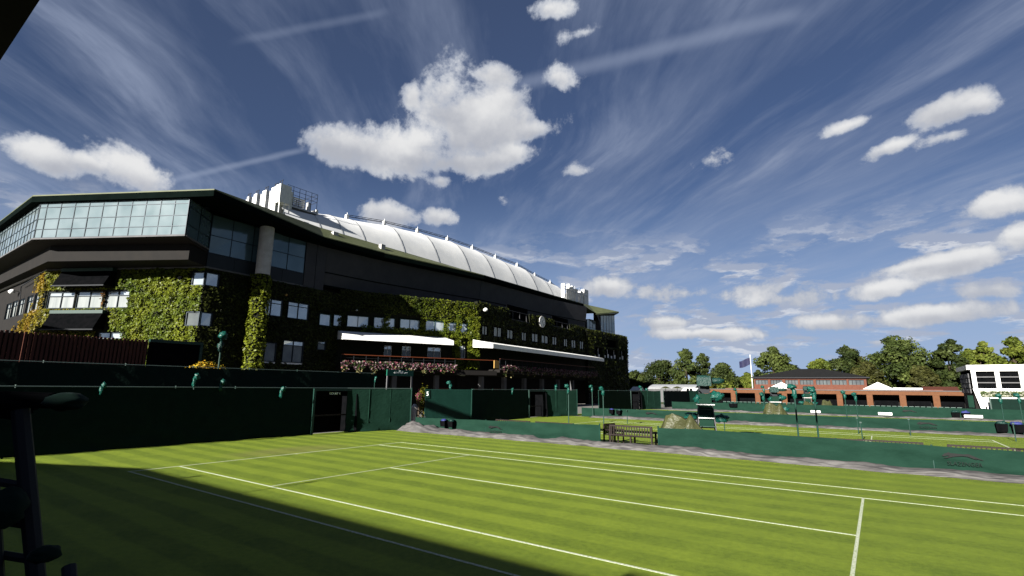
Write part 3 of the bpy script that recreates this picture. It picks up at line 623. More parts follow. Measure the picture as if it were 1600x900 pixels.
# --- long side
CWN = [(752, 761, 509, 524), (770, 783, 511, 527), (791, 801, 515, 530), (814, 822, 519, 533), (830, 840, 521, 535), (845, 856, 524, 537), (862, 869.5, 526, 539.5), (880, 886, 529, 542), (892, 899, 531, 544), (905, 911, 533, 546)]
hC = [PC.rect(*w) for w in CWN]; LV = [(796, 828, 479, 501), (866, 891, 496, 512)]; hL = [PC.rect(*w) for w in LV]
ZC = 13.0
mb = MB(); holed_wall(mb, PC, 0, PC.L, 3.9, ZC, hC+hL, th=.5); build('wall', mb, 'wallb', SD)
for h in hC: frame_window(PC, h, 2, 0, 'blind', frame='black', fw=.09, o=.06)
for h in hL:
    g = MB(); PC.box(g, h[0], h[1], h[2], h[3], -.49, -.4); o = build('loggia', g, 'black', SD)
    g = MB(); PC.box(g, h[0], h[1], h[3]-.9, h[3]-.82, -.1, .02); PC.box(g, h[0], h[1], h[2]-.12, h[2]-.003, -.2, .12); sub('rail', g, 'mauve', o)
    for k in range(3):
        s_ = h[0]+(h[1]-h[0])*(k+.5)/3; g = MB(); PC.box(g, s_-.04, s_+.04, h[2], h[3]-.9, -.08, -.01); sub('rail_post', g, 'mauve', o)
s_, z_ = PC.hit(846.5, 503, .3)
ck = build('clock', MB().tube([PC.pt(s_, z_, .25), PC.pt(s_, z_, .42)], .78, 28), 'white', SD)
sub('clock_rim', MB().tube([PC.pt(s_+.82*math.cos(t), z_+.82*math.sin(t), .38) for t in np.linspace(0, 2*math.pi, 29)], .06, 5), 'column', ck)
for k in range(12):
    t = k*math.pi/6; sub('hour_mark', MB().tube([PC.pt(s_+.55*math.sin(t), z_+.55*math.cos(t), .425), PC.pt(s_+.70*math.sin(t), z_+.70*math.cos(t), .425)], .03, 4), 'darkink', ck)
for t, l in ((R_(30), .38), (R_(150), .58)): sub('clock_hand', MB().tube([PC.pt(s_, z_, .43), PC.pt(s_+l*math.sin(t), z_+l*math.cos(t), .43)], .035, 4), 'darkink', ck)
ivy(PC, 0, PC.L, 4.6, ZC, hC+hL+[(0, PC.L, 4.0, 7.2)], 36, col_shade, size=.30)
# --- far block
DW = [(929, 941, 543, 560), (944.5, 965, 546, 560), (968, 977, 548, 562)]; hD = [PD.rect(*w) for w in DW]; hD2 = PD.rect(947, 964, 531, 543)
zD = PD.hit(950, 520)[1]
mb = MB(); holed_wall(mb, PD, 0, PD.L, 0, zD, hD+[hD2], th=.6); mb.box((-34, H0[1], 0), (H0[0]-.5, H0[1]+.5, zD)); build('wall', mb, 'wallb', SD)
for h in hD+[hD2]:
    g = MB(); PD.box(g, h[0], h[1], h[2], h[3], -.59, -.5); build('loggia', g, 'black', SD)
for h in hD:
    nn = 2 if h[1]-h[0] < 3.5 else 4
    for k in range(nn):
        s_ = h[0]+(h[1]-h[0])*(k+.5)/nn; g = MB(); PD.box(g, s_-.28, s_+.28, h[2]+.05, h[2]+(.75 if k % 2 else .5), -.35, -.28); PD.box(g, s_-.28, s_-.22, h[2]+.05, h[2]+1.4*(k % 2)+.4, -.34, -.30); build('white_screen', g, 'white', SD)
ivy(PD, 0, PD.L, 1.0, zD, hD+[hD2], 34, lambda s, z, r: col_shade(s, z, r)*1.1, size=.32)
PE = Plane((H0[0]+.02, H0[1]), (H0[0]-8, H0[1]+.5))
# glazed corner room under the canted end roof
PR_ = Plane((-23.4, 71.5), (-22.6, 86.5)); sa, sb_ = PR_.hit(938.5, 505)[0], PR_.hit(960, 508)[0]; s0_, s1_ = PR_.hit(917, 508)[0], PR_.hit(930.5, 508)[0]
ztop = PR_.hit(950, 490)[1]
for a, b, nn in ((s0_, s1_, 3), (sa, sb_, 5)):
    xs = [a+(b-a)*k/nn for k in range(nn+1)]
    curtain(PR_, xs, [zD-.6, zD+.8, PR_.hit((917+930)/2, 500)[1] if nn == 3 else ztop], 'bigglass')
g = MB(); PR_.box(g, s1_, sa, zD-.5, ztop-.2, -.4, .05); build('wall', g, 'wall', SD)
g = MB(); g.box((-45, 78, zD-.5), (-23.6, 85.5, zD+2.5)); build('wall', g, 'wall', SD)
ep = [tuple(G(912, 475, 17.5)[:2]), tuple(G(967, 487, 17.5)[:2])]
e1 = PX(932, 490, -21.8); e2 = PX(967, 487, -21.0); pk = PX(919, 476.5, -24.5); e0 = PX(905, 473, -23.5); bk = (-34, e2[1]+1, e2[2]+.9)
g = MB(); g.poly([e1, e2, bk, pk]); g.poly([(e1[0], e1[1], e1[2]-.25), (pk[0], pk[1], pk[2]-.25), (bk[0], bk[1], bk[2]-.25), (e2[0], e2[1], e2[2]-.25)]); g.quad((e1[0], e1[1], e1[2]-.25), (e2[0], e2[1], e2[2]-.25), e2, e1); g.quad(e0, e1, pk, (e0[0]-2, e0[1], e0[2]+.5))
g.quad((e2[0], e2[1], e2[2]-.25), (bk[0], bk[1], bk[2]-.25), bk, e2)
build('roof_sheet', g, 'olive_roof', SD, label='olive roof sheet over the canted far end')
g = MB(); q1 = PR_.pt(sa, ztop-.1, 0); q2 = PR_.pt(sb_, ztop-.1, 0); g.quad((e1[0], e1[1], e1[2]-.26), (e2[0], e2[1], e2[2]-.26), q2, q1); g.quad(PX(938.5, 507, -22.3), (e1[0], e1[1], e1[2]-.26), q1, PR_.pt(sa-.6, ztop-1, 0)); build('eaves_soffit', g, 'mauve', SD)

# --- columns
p_ = np.array(PU.pt(PU.hit(404, 395)[0], 0, 1.0)); cxx, cyy = p_[0], p_[1]; zc = PX(398, 427, cxx)[2]
g = MB(); g.tube([(cxx, cyy, zc), (cxx, cyy, 16.9)], .62, 20); build('column', g, 'column', SD, label='pale round column beside the upper glazing')
g = MB(); g.tube([(cxx, cyy, 0), (cxx, cyy, zc-.005)], .55, 14); build('column', g, 'wallb', SD, label='round column clothed in ivy')
n = 2600; th = rng.uniform(0, 2*math.pi, n); z = rng.uniform(3, zc-.1, n); rr = .66+rng.uniform(0, .22, n)*(1+.4*np.sin(z*3+th*2))
ivy_P.append(np.stack([cxx+rr*np.cos(th), cyy+rr*np.sin(th), z], 1)); ivy_N.append(np.stack([np.cos(th), np.sin(th), .5+0*th], 1)); ivy_S.append(rng.uniform(.15, .32, n)); ivy_C.append(GRN*rng.uniform(.6, 1.5, (n, 1)))

# --- balconies, white awnings, flower boxes
def balcony(pl, u0, u1, vdeck, offd, vrail, ztopoff, fl, vend):
    """offd = how far out; returns plane of the front edge"""
    pf = Plane(pl.pt(0, 0, offd)[:2], pl.pt(pl.L, 0, offd)[:2])
    a, zd = pf.hit(u0, vdeck); b, _ = pf.hit(u1, vend)
    zd = pf.hit((u0+u1)/2, (vdeck+vend)/2)[1]; zr = pf.hit((u0+u1)/2, vrail)[1]
    g = MB(); pf.box(g, a, b, zd-.35, zd, -offd-.2, 0); o = build('balcony_deck', g, 'wall', SD)
    g = MB(); pf.box(g, a, b, zr-.07, zr, -.05, .06); sub('handrail', g, 'orange', o)
    g = MB()
    for k in range(3): pf.box(g, a, b, zd+.25+k*.28, zd+.27+k*.28, -.01, .01)
    sub('rail_wires', g, 'dsteel', o)
    nn = int((b-a)/1.25)
    for k in range(nn+1): s_ = a+(b-a)*k/nn; g = MB(); pf.box(g, s_-.025, s_+.025, zd, zr-.07, -.04, .0); sub('baluster', g, 'dsteel', o)
    g = MB(); pf.box(g, a, b, zd-.05, zd+.12, .02, .38); sub('flower_box', g, 'wood', o)
    n = int((b-a)*150); s_ = rng.uniform(a, b, n); cl = np.array([mnoise.noise(Vector((x*1.3, 2, 5))) for x in s_]); hang = rng.beta(1.6, 2.2, n)
    P = pf.p0+pf.d*s_[:, None]+pf.n*(.2+rng.uniform(0, .45, n)*(1-hang*.3))[:, None]; P[:, 2] = zd+.55-hang*(1.05+cl*.9)
    pal = np.array(fl); ci = rng.integers(0, len(pal), n); C = pal[ci]*rng.uniform(.6, 1.3, (n, 1))
    ki = (cl+rng.normal(0, .12, n)) > .12; C[ki & (hang > .5)] = np.array([.24, .21, .09]); C[(rng.random(n) < .30)] = np.array([.035, .06, .015])
    leafcloud('flowers', P, np.tile(pf.n+np.array([0, 0, .4]), (n, 1)), rng.uniform(.09, .24, n), C, 'flower', o, jit=.7)
    return pf, a, b, zd, zr
pk_ = [(.30, .09, .12), (.30, .20, .22), (.34, .31, .25), (.14, .02, .05), (.22, .12, .16), (.06, .03, .03)]
balcony(PB, 532, 711, 573, 2.2, 556.5, 0, pk_, 575)
balcony(PC, 781, 930, 577, 2.6, 567, 0, [(.22, .05, .09), (.25, .14, .16), (.08, .03, .04), (.4, .3, .3), (.05, .03, .03)], 586.5)
def awning(pl, u0, u1, v0, v1, vt0, vt1, out):
    pf = Plane(pl.pt(0, 0, out)[:2], pl.pt(pl.L, 0, out)[:2])
    a, z0 = pf.hit(u0, v0); b, z1 = pf.hit(u1, v1); zl = (z0+z1)/2; zt = (pf.hit(u0, vt0)[1]+pf.hit(u1-12, vt1)[1])/2
    o = MB(); nn = max(4, int((b-a)/3.2)); rise = .55
    w = None
    for k in range(nn):
        s0, s1 = a+(b-a)*k/nn, a+(b-a)*(k+1)/nn; g = MB()
        g.hexa([pf.pt(s0+.01, zt-.03, 0), pf.pt(s1-.01, zt-.03, 0), pf.pt(s1-.01, zt+rise, -out+.3), pf.pt(s0+.01, zt+rise, -out+.3), pf.pt(s0+.01, zt, 0), pf.pt(s1-.01, zt, 0), pf.pt(s1-.01, zt+rise+.03, -out+.3), pf.pt(s0+.01, zt+rise+.03, -out+.3)])
        if w is None: w = build('awning', g, 'fabric', SD)
        else: sub('awning_panel', g, 'fabric', w)
        g = MB(); pf.box(g, s0+.008, s1-.008, zl, zt-.035, -.03, .015); sub('valance', g, 'fabric', w)
        g = MB(); g.tube([pf.pt(s0+.2, zt-.14, -.05), pf.pt(s0+.2, zt+rise-.35, -out+.2)], .045, 5); sub('awning_arm', g, 'white', w)
    g = MB(); g.poly([pf.pt(a, zl, 0), pf.pt(a, zt, 0), pf.pt(a, zt+rise, -out+.3), pf.pt(a, zl+.2, -out+.3)]); g.poly([pf.pt(a+.03, zl, 0), pf.pt(a+.03, zt, 0), pf.pt(a+.03, zt+rise, -out+.3), pf.pt(a+.03, zl+.2, -out+.3)]); sub('end_cloth', g, 'fabric', w)
    return pf
awning(PB, 536, 709, 531.5, 538, 523, 530.5, 3.0)
awning(PC, 770, 944, 546, 563.5, 537, 558.5, 3.2)
g = MB(); pf = Plane(PC.pt(0, 0, 2.7)[:2], PC.pt(PC.L, 0, 2.7)[:2]); r = pf.rect(771.5, 779, 563.5, 575.5); pf.box(g, *r, 0, .08); build('yellow_panel', g, 'yellow', SD)  # plain yellow box on the balcony front, base colour only
g = MB(); p2 = Plane(PB.pt(0, 0, 2.2)[:2], PB.pt(PB.L, 0, 2.2)[:2]); b_ = p2.hit(711, 559)[0]; zr = p2.hit(620, 556.5)[1]
g.hexa([(*p2.pt(b_, 0)[:2], zr-.07), (*pf.pt(.5, 0)[:2], zr-.07), (*pf.pt(.5, 0, -.1)[:2], zr-.07), (*p2.pt(b_, 0, -.1)[:2], zr-.07), (*p2.pt(b_, 0)[:2], zr), (*pf.pt(.5, 0)[:2], zr), (*pf.pt(.5, 0, -.1)[:2], zr), (*p2.pt(b_, 0, -.1)[:2], zr)]); build('handrail', g, 'orange', SD)
g = MB(); g.prism([p2.pt(b_, 0)[:2], pf.pt(.5, 0)[:2], PC.pt(0, 0, .1)[:2], PB.pt(PB.L*.9, 0, .1)[:2]][::1], 4.0, 4.5); build('balcony_deck', g, 'wall', SD)
# ground floor: recessed dark arcade with pillars and dim doors
for pl in (PB, PC):
    g = MB(); pl.box(g, 0, pl.L, 0, 3.9, -3.0, -2.8); build('shop_wall', g, 'wall', SD)
    for k in range(int(pl.L/5)):
        s_ = 1.2+k*5; g = MB(); pl.box(g, s_, s_+.5, 0, 3.9, -.5, 0); build('pillar', g, 'grey', SD)
        g = MB(); pl.box(g, s_+1.6, s_+3.2, 0, 2.5, -2.79, -2.7); build('door', g, 'redwood', SD)
leafcloud('ivy', np.concatenate(ivy_P), np.concatenate(ivy_N), np.concatenate(ivy_S), np.concatenate(ivy_C), 'ivy', SD, jit=.5)

# --- roof plant: a receding row of white cooling cabinets with a gantry
yP = 18.9
for k, (uL, uR, vt, vb) in enumerate([(431, 439, 288, 332), (417, 431, 294, 333), (403.5, 416, 299, 328), (391.5, 401.5, 304, 322), (383, 389, 308, 318)]):
    xa, xb = PY(uR, vt, yP)[0], PY(uL, vt, yP)[0]; zt = PY((uL+uR)/2, vt, yP)[2]; dpt = 1.9
    if k == 0:
        o = thing('plant_cabinet', 'large white roof cabinet nearest to the gantry rails', 'cabinet', (xa, yP, 19.2), 'white cabinets on the stadium roof')
        q = PX(456, 296, xa); xl = xa-.9; g = MB(); zbx = PX(431, 313, xa)[2]; g.box((xl, yP, zbx), (xa, q[1], zt)); build('casing', g, 'white', o)
        for (x, y) in ((xa-.06, yP+.06), (xl+.06, yP+.06), (xa-.06, q[1]-.06), (xl+.06, q[1]-.06), (xa-.06, (yP+q[1])/2)):
            g = MB(); g.tube([(x, y, 19.0), (x, y, zbx)], .06, 6); build('leg', g, 'white', o)
        g = MB(); g.box((xl-.2, yP+.3, 19.0), (xl-.1, q[1], zbx)); build('duct', g, 'grey', o); yq = q[1]
    else:
        o = thing('plant_cabinet', ['', 'second white roof cabinet back from the large one, pipes on its side', 'middle white roof cabinet in the receding row', 'fourth white roof cabinet back, second farthest', 'farthest and smallest looking white roof cabinet'][k], 'cabinet', (xa, yP, 19.2), 'white cabinets on the stadium roof')
        wdt = abs(xa-xb); g = MB(); g.box((xa-wdt*.45, yP, 19.0), (xa, yP+dpt, zt)); build('casing', g, 'white', o)
        for j in range(3):
            x = xa-wdt*(.55+.15*j); g = MB(); g.tube([(x, yP+.15*j, 19.0), (x, yP+.15*j, zt-.3-.2*j), (x-.1, yP+.8, zt-.3-.2*j)], .07, 6); build('pipe', g, 'steel', o)
        g = MB(); g.box((xa-wdt*.95, yP+.5, 19.0), (xa-wdt*.48, yP+dpt, zt-.5)); build('fan_unit', g, 'grey', o)
    g = MB(); 
    for e in (.1, .5): g.tube([(xa-e, yP+.2, zt), (xa-e, yP+.2, zt+.45)], .035, 5); g.tube([(xa-e-.15, yP+.2, zt+.42), (xa-e+.15, yP+.2, zt+.42)], .03, 5)
    build('aerial', g, 'dsteel', o)
xa = PY(431, 288, yP)[0]
GN = thing('rooftop_plant', 'railed platform of ducts and louvres beside the large white cabinet', 'roof plant', (xa, yq+1.5, 19.0))
y1 = PX(494, 345, xa)[1]; zpl = PX(470, 325, xa)[2]
g = MB(); g.box((xa-3, yq+.05, 19.0), (xa-.1, y1, zpl-.15)); build('plinth', g, 'grey', GN)
g = MB(); g.box((xa-3.1, yq, zpl-.15), (xa, y1+.1, zpl)); build('deck', g, 'steel', GN)
for k in range(6):
    g = MB(); z = zpl+.25+k*.2; g.hexa([(xa-1.0, yq+.3, z), (xa-1.0, y1-.9, z), (xa-1.1, y1-.9, z), (xa-1.1, yq+.3, z), (xa-.95, yq+.3, z+.10), (xa-.95, y1-.9, z+.10), (xa-1.05, y1-.9, z+.10), (xa-1.05, yq+.3, z+.10)]); build('louvre', g, 'steel', GN)
g = MB(); g.box((xa-1.0, yq+.5, zpl), (xa-.4, yq+.9, zpl+.5)); g.tube([(xa-.6, yq+1.1, zpl+.2), (xa-.6, yq+2.1, zpl+.2)], .16, 8); g.tube([(xa-.5, yq+1.5, zpl+.2), (xa-.5, yq+1.5, zpl+.9), (xa-.5, yq+2.0, zpl+.9)], .08, 6); g.box((xa-.9, y1-.8, zpl), (xa-.5, y1-.45, zpl+1.1)); build('ducting', g, 'steel', GN)
g = MB(); g.box((xa-1.6, y1+.1, 19.0), (xa-.3, y1+.35, zpl+.5)); build('white_fin', g, 'white', GN)
zr = PX(490, 302, xa)[2]; g = MB()
for y in np.linspace(yq+.1, y1-.05, 6): g.tube([(xa-.05, y, zpl), (xa-.05, y, zr)], .025, 5); g.tube([(xa-2.9, y, zpl), (xa-2.9, y, zr)], .025, 5)
for z in (zr, zr-.45, zr-.9):
    for x in (xa-.05, xa-2.9): g.tube([(x, yq+.1, z), (x, y1-.05, z)], .022, 5)
    g.tube([(xa-.05, y1-.05, z), (xa-2.9, y1-.05, z)], .022, 5)
build('railing', g, 'dsteel', GN)
# far plant cluster at the other end of the dome
p0 = PX(905, 470, -25.5); FP = thing('rooftop_plant', 'white masts and boxes at the far end of the domed roof', 'roof plant', tuple(p0))
for (u, vt, vb, wd) in ((900, 452, 472, .5), (908, 455, 474, .5), (915, 453, 474, .9), (894, 447, 466, .2), (889, 444, 462, .15), (881, 443, 458, .12)):
    a, b = PX(u, vt, -26.5), PX(u, vb, -26.5); g = MB(); g.box((-27, b[1]-wd, b[2]-.8), (-26.3, b[1]+wd, a[2])); build('cabinet_box', g, 'white', FP)
g = MB()
for (u1, v1, u2, v2) in ((878, 446, 918, 458), (878, 450, 918, 463), (880, 444, 880, 456), (886, 443, 886, 458), (898, 447, 898, 462), (905, 450, 905, 465)): g.tube([PX(u1, v1, -26), PX(u2, v2, -26)], .05, 5)
build('railing', g, 'steel', FP)

# ---------------------------------------------------------------- fences, tarpaulins and things round the courts
def ncloth(x, y, s=0): return mnoise.noise(Vector((x, y, s*3.3)))
XB = -6.4
def backstop(y0, y1, k, label, door=None, top=2.47):
    """tall canvas fence behind a baseline with its turned end piece"""
    o = thing('backstop_fence', label, 'fence', (XB, (y0+y1)/2, 0), 'tall green backstop fences behind the baselines')
    def cloth(p0, p1, m, zb=.02, zt=top, sag=.05, name='canvas', lab=None, th=.02):
        pl = Plane(p0, p1); nu = max(4, int(pl.L*3)); g = MB()
        def fn(a, b, side=0):
            s_ = a*pl.L; z = zb+(zt-zb)*b; fold = .035*ncloth(s_*2.2, z*.35, k)+.075*math.exp(-z*1.8)*math.sin(s_*2.1+z*9+2*ncloth(s_, z))
            return pl.pt(s_, z-(.025*abs(math.sin(s_*1.7)) if b == 1 else 0), fold+side)
        g.grid(fn, nu, 12); g.grid(lambda a, b: fn(a, b, -th), nu, 12); return build(name, g, m, o, smooth=True, label=lab)
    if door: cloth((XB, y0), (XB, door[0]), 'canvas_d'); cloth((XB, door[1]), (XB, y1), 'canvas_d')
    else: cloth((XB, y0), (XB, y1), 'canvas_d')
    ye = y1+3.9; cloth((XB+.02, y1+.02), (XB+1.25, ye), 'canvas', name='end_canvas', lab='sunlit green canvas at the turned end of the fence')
    g = MB(); g.tube([(XB-.02, y0, top+.03), (XB-.02, y1, top+.03), (XB+1.23, ye, top+.03)], .022, 6); build('top_rail', g, 'rail', o)
    for y in list(np.arange(y0, y1, 2.6)):
        if door and door[0]-.1 < y < door[1]+.1: continue
        g = MB(); g.tube([(XB-.08, y, 0), (XB-.08, y, top+.09)], .035, 6); build('post', g, 'post', o)
    g = MB(); g.tube([(XB+1.25, ye, 0), (XB+1.25, ye, top+.09)], .04, 6); build('post', g, 'post', o)
    for f_ in (.33, .66):
        q0 = (XB+.02+1.23*f_, y1+.02+(ye-y1-.02)*f_); g = MB(); g.box((q0[0]-.03, q0[1]-.02, .5), (q0[0]+.03, q0[1]+.0, top-.02)); build('canvas_hem', g, 'canvas', o)
    if door:
        a, b = door; g = MB(); g.box((XB-.04, a, .02), (XB+.10, a+.13, top)); g.box((XB-.04, a+.13, top-.13), (XB+.10, b, top)); build('door_frame', g, 'post', o)
        g = MB(); g.box((XB-1.0, a+.13, 0), (XB-.95, b, top-.13)); build('recess_back', g, 'black', o)
        g = MB(); g.box((XB-.95, b-.05, 0), (XB-.05, b, top-.13)); build('recess_side', g, 'black', o)
        g = MB(); g.box((XB-.3, a+.14, .95), (XB-.25, b-.06, 1.02)); build('bench_rail', g, 'wood', o)
        g = MB(); g.box((XB-.1, a+.14, top-.42), (XB-.06, b-.06, top-.135)); h_ = build('header_board', g, 'black', o)
        if k == 0: text_mesh('lettering', 'COURT 4', .17, 'ink', o, (XB-.05, (a+b)/2+.1, top-.28), (0, 1, 0))
        # leaning side panel that shades the end canvas
        g = MB(); g.hexa([(XB-.02, b, .0), (XB+.32, b+.15, .0), (XB+.32, b+.19, .0), (XB-.02, b+.04, .0), (XB-.02, b, top-.1), (XB+.2, b+.12, top-.3), (XB+.2, b+.16, top-.3), (XB-.02, b+.04, top-.1)]); build('side_panel', g, 'black', o)
    return o
dA, dB = PX(487, 640, XB)[1], PX(550, 640, XB)[1]
backstop(-9.5, 12.5, 0, 'long dark backstop fence behind the near court with a black doorway near its lit end', (dA, dB))
backstop(23.9, 34.4, 1, 'second backstop fence beyond the gap, lit green at its far end', (31.6, 34.2), 2.42)
backstop(45.8, 58.0, 2, 'third backstop fence in front of the far block of the stadium', (54.6, 57.6), 2.36)
backstop(67.0, 79.0, 3, 'farthest backstop fence, left of the umpire chair', None, 2.36)

def low_fence(y, x0, x1, hts, label, gaps=(), k=0):
    o = thing('court_divider', label, 'fence', ((x0+x1)/2, y, 0), 'low green canvas dividers between the courts')
    def H(x): return float(np.interp(x, hts[0], hts[1]))
    segs = []; a = x0
    for g0, g1 in gaps: segs.append((a, g0)); a = g1
    segs.append((a, x1))
    for a, b in segs:
        g = MB(); nu = max(4, int((b-a)*5))
        def fn(t, q, side=0.0):
            x = a+(b-a)*t; h = H(x)-.02*abs(math.sin((x-x0)*1.3)); z = .02+q*h
            dr = .035*ncloth(x*1.5, z*2, k)+.055*math.sin((x*.8+z*8)+3*ncloth(x*.5, z, k))*(1-q*.6)*(.45+.55*math.sin(x*.37+k))**2
            return (x, y-dr+side, z)
        g.grid(fn, nu, 10); g.grid(lambda t, q: fn(t, q, .02), nu, 10); build('canvas', g, 'canvas', o, smooth=True)
    for x in np.arange(x0, x1, 2.75):
        if any(g0 < x < g1 for g0, g1 in gaps): continue
        g = MB(); g.tube([(x, y+.05, 0), (x, y+.05, H(x)+.04)], .03, 6); build('post', g, 'post', o)
    for ga in gaps:
        for x in ga: g = MB(); g.tube([(x, y+.02, 0), (x, y+.02, H(x)+.08)], .035, 6); build('post', g, 'post', o)
    return o
gap = (PY(937, 680, 16.3)[0], PY(1029, 690, 16.3)[0])
LF1 = low_fence(16.3, -4.6, 27.5, ([-4, 6, 13, 17, 22], [.76, .88, .95, .88, .80]), 'near court divider of green canvas with a gap where the teak bench stands', [gap], 0)
LF2 = low_fence(37.8, -4.4, 34, ([0, 40], [.80, .78]), 'second court divider of green canvas across the middle of the view', (), 1)
LF3 = low_fence(60.0, -3, 45, ([0, 40], [1.02, 1.05]), 'farthest court divider of green canvas below the row of seats', (), 2)
# leaping animal mark and lettering printed on the canvas
def mark(parent, x, y, w, z, txt=True):
    P = [(-.50, .02), (-.43, .10), (-.36, .12), (-.33, .155), (-.29, .12), (-.15, .115), (.02, .105), (.14, .12), (.22, .085), (.33, .03), (.45, -.035), (.50, -.05), (.44, -.05), (.30, -.005), (.24, .025), (.30, -.01), (.34, -.05), (.25, -.02), (.12, .035), (0, .045), (-.16, .02), (-.26, -.005), (-.38, -.045), (-.48, -.05), (-.40, -.02), (-.31, .02), (-.36, .035), (-.46, .0)]
    g = MB(); g.poly([(x+a*w, y, z+b*w*.95) for a, b in P]); build('printed_mark', g, 'darkink', parent)
    if txt: text_mesh('lettering', 'SLAZENGER', w*.155, 'faintink', parent, (x+.02, y, z-w*.19), (1, 0, 0), off=.004)
xm = PY(1505, 720, 16.25)
mark(LF1, xm[0], 16.22, 1.05, .52); mark(LF1, PY(773, 675, 16.2)[0], 16.22, .95, .45)
mark(LF2, PY(1449, 663, 37.7)[0], 37.72, 1.1, .50); mark(LF2, PY(1018, 648, 37.7)[0], 37.72, 1.1, .48, False); mark(LF3, PY(1422, 647, 59.9)[0], 59.92, 1.2, .62, False)

def tarp_roll(x0, x1, y, w, h, label, k):
    g = MB(); nu = int((x1-x0)*14); nv = 26
    yc = lambda x: y+.10*ncloth(x*.35, 1, k)-(.28*min(1, max(0, (x-12)/8)) if k == 0 else 0)
    def fn(a, b):
        x = x0+(x1-x0)*a; t = b*math.pi; ww = w*(1+.35*ncloth(x*.5, 5, k)); hh = h*(1+.35*ncloth(x*.7, 8, k))*(1+1.3*math.exp(-((x-x0-1.2)/1.5)**2)*(k == 0))*min(1, (x-x0)*2.2+.15)*(1-.25*min(1, max(0, (x-12)/8)))
        n = .22*ncloth(x*.9+b*1.5, b*4, k)+.20*abs(ncloth(x*1.6+b*4, b*7, k+5))-.24*abs(ncloth(x*1.1-b*3, b*5, k+9))
        e = math.sin(t)**.6
        return (x, yc(x)-ww*.5*math.cos(t)*(1+n), max(.006, hh*e*(.85+n*1.6)))
    g.grid(fn, nu, nv)
    return build('tarpaulin_roll', g, 'tarp', None, label, 'stuff_' if False else None, smooth=True, loc=((x0+x1)/2, y, 0), cat='tarpaulin', group='grey rolled court covers along the dividers')
tarp_roll(-5.2, 29, 15.72, .92, .25, 'long grey rolled court cover along the edge of the near court', 0)
tarp_roll(-3.0, 36, 36.9, .95, .22, 'grey rolled court cover on the far side of the second court', 1)
tarp_roll(-3.0, 46, 59.1, .95, .22, 'farthest grey rolled court cover, a thin pale line', 2)
# white floats lying on the far rolls
for k, (u, v, wd, lb) in enumerate(((1275, 649.5, 11, 'short white board lying on the far court cover, below the brick arcade'), (1384, 653.8, 14, 'white board lying on the far court cover left of centre of the right half'), (1522, 658.5, 16, 'white board on the far court cover below the white pavilion'))):
    p = PY(u, v, 58.6); g = MB(); hw = wd*.5*.082
    g.box((p[0]-hw, 58.5, .25), (p[0]+hw, 58.75, .50)); build('white_board', g, 'white', None, lb, loc=(p[0], 58.6, .25), cat='board', group='white boards along the far court cover')

# --- benches
def make_bench(L=2.1, y=0):
    t = thing('bench', '-', 'bench', (0, 0, 0), 'teak benches between the courts'); h = L/2
    for k in range(5): g = MB(); g.box((-h+.04, -.24+k*.095, .42), (h-.04, -.165+k*.095, .45)); build('seat_slat', g, 'wood', t)
    n = int(L/.125)
    for k in range(n): x = -h+.1+(L-.2)*k/(n-1); g = MB(); g.box((x-.02, .25, .50), (x+.02, .275, .86)); build('back_slat', g, 'wood', t)
    g = MB(); g.box((-h, .235, .86), (h, .29, .935)); build('top_rail', g, 'wood', t)
    g = MB(); g.box((-h+.06, .235, .455), (h-.06, .29, .50)); build('back_rail', g, 'wood', t)
    for x in (-h+.03, 0, h-.03):
        g = MB(); g.box((x-.035, .22, 0), (x+.035, .30, .86 if x else .42)); build('leg', g, 'wood', t)
        g = MB(); g.box((x-.035, -.27, 0), (x+.035, -.20, .64 if x else .42)); build('leg', g, 'wood', t)
    for x in (-h+.03, h-.03): g = MB(); g.box((x-.045, -.30, .64), (x+.045, .22, .68)); build('armrest', g, 'wood', t)
    return t
bn = make_bench(); xb = (PY(951, 680, 16.9)[0]+PY(1026, 685, 16.9)[0])/2
bn.location = (xb+.02, 16.95, 0); bn.rotation_euler.z = math.pi; bn['label'] = 'teak slatted bench standing in the gap of the near court divider'
Bs = [((gap[0]+.28, 17.3, R_(80)), 'teak bench turned end-on at the left side of the gap in the divider', .45), ((PY(1290, 690, 19)[0], 18.6, 0), 'long low teak bench behind the divider, right of the two covered poles', 1.25), ((PY(1390, 692, 19)[0], 18.9, 0), 'teak bench behind the divider, mid way to the right edge', 1.0),
      ((PY(1545, 700, 19)[0], 18.7, 0), 'dark bench top showing above the divider, left of the right edge', 1.1), ((PY(1590, 702, 19)[0]+1.0, 18.7, 0), 'dark bench cut by the right edge of the view', 1.0), ((PY(865, 662, 19)[0], 18.8, 0), 'bench behind the divider left of the gap, its dark top rail above the canvas', 1.2), ((PY(800, 659, 19)[0], 18.8, 0), 'reddish bench behind the divider near the passage', 1.2)]
for (x, y, rz), lb, sx in Bs:
    c = copy_tree(bn); c.location = (x, y, 0); c.rotation_euler.z = rz+math.pi*0; c.scale = (sx, 1, 1 if y < 18 else .76); c['label'] = lb

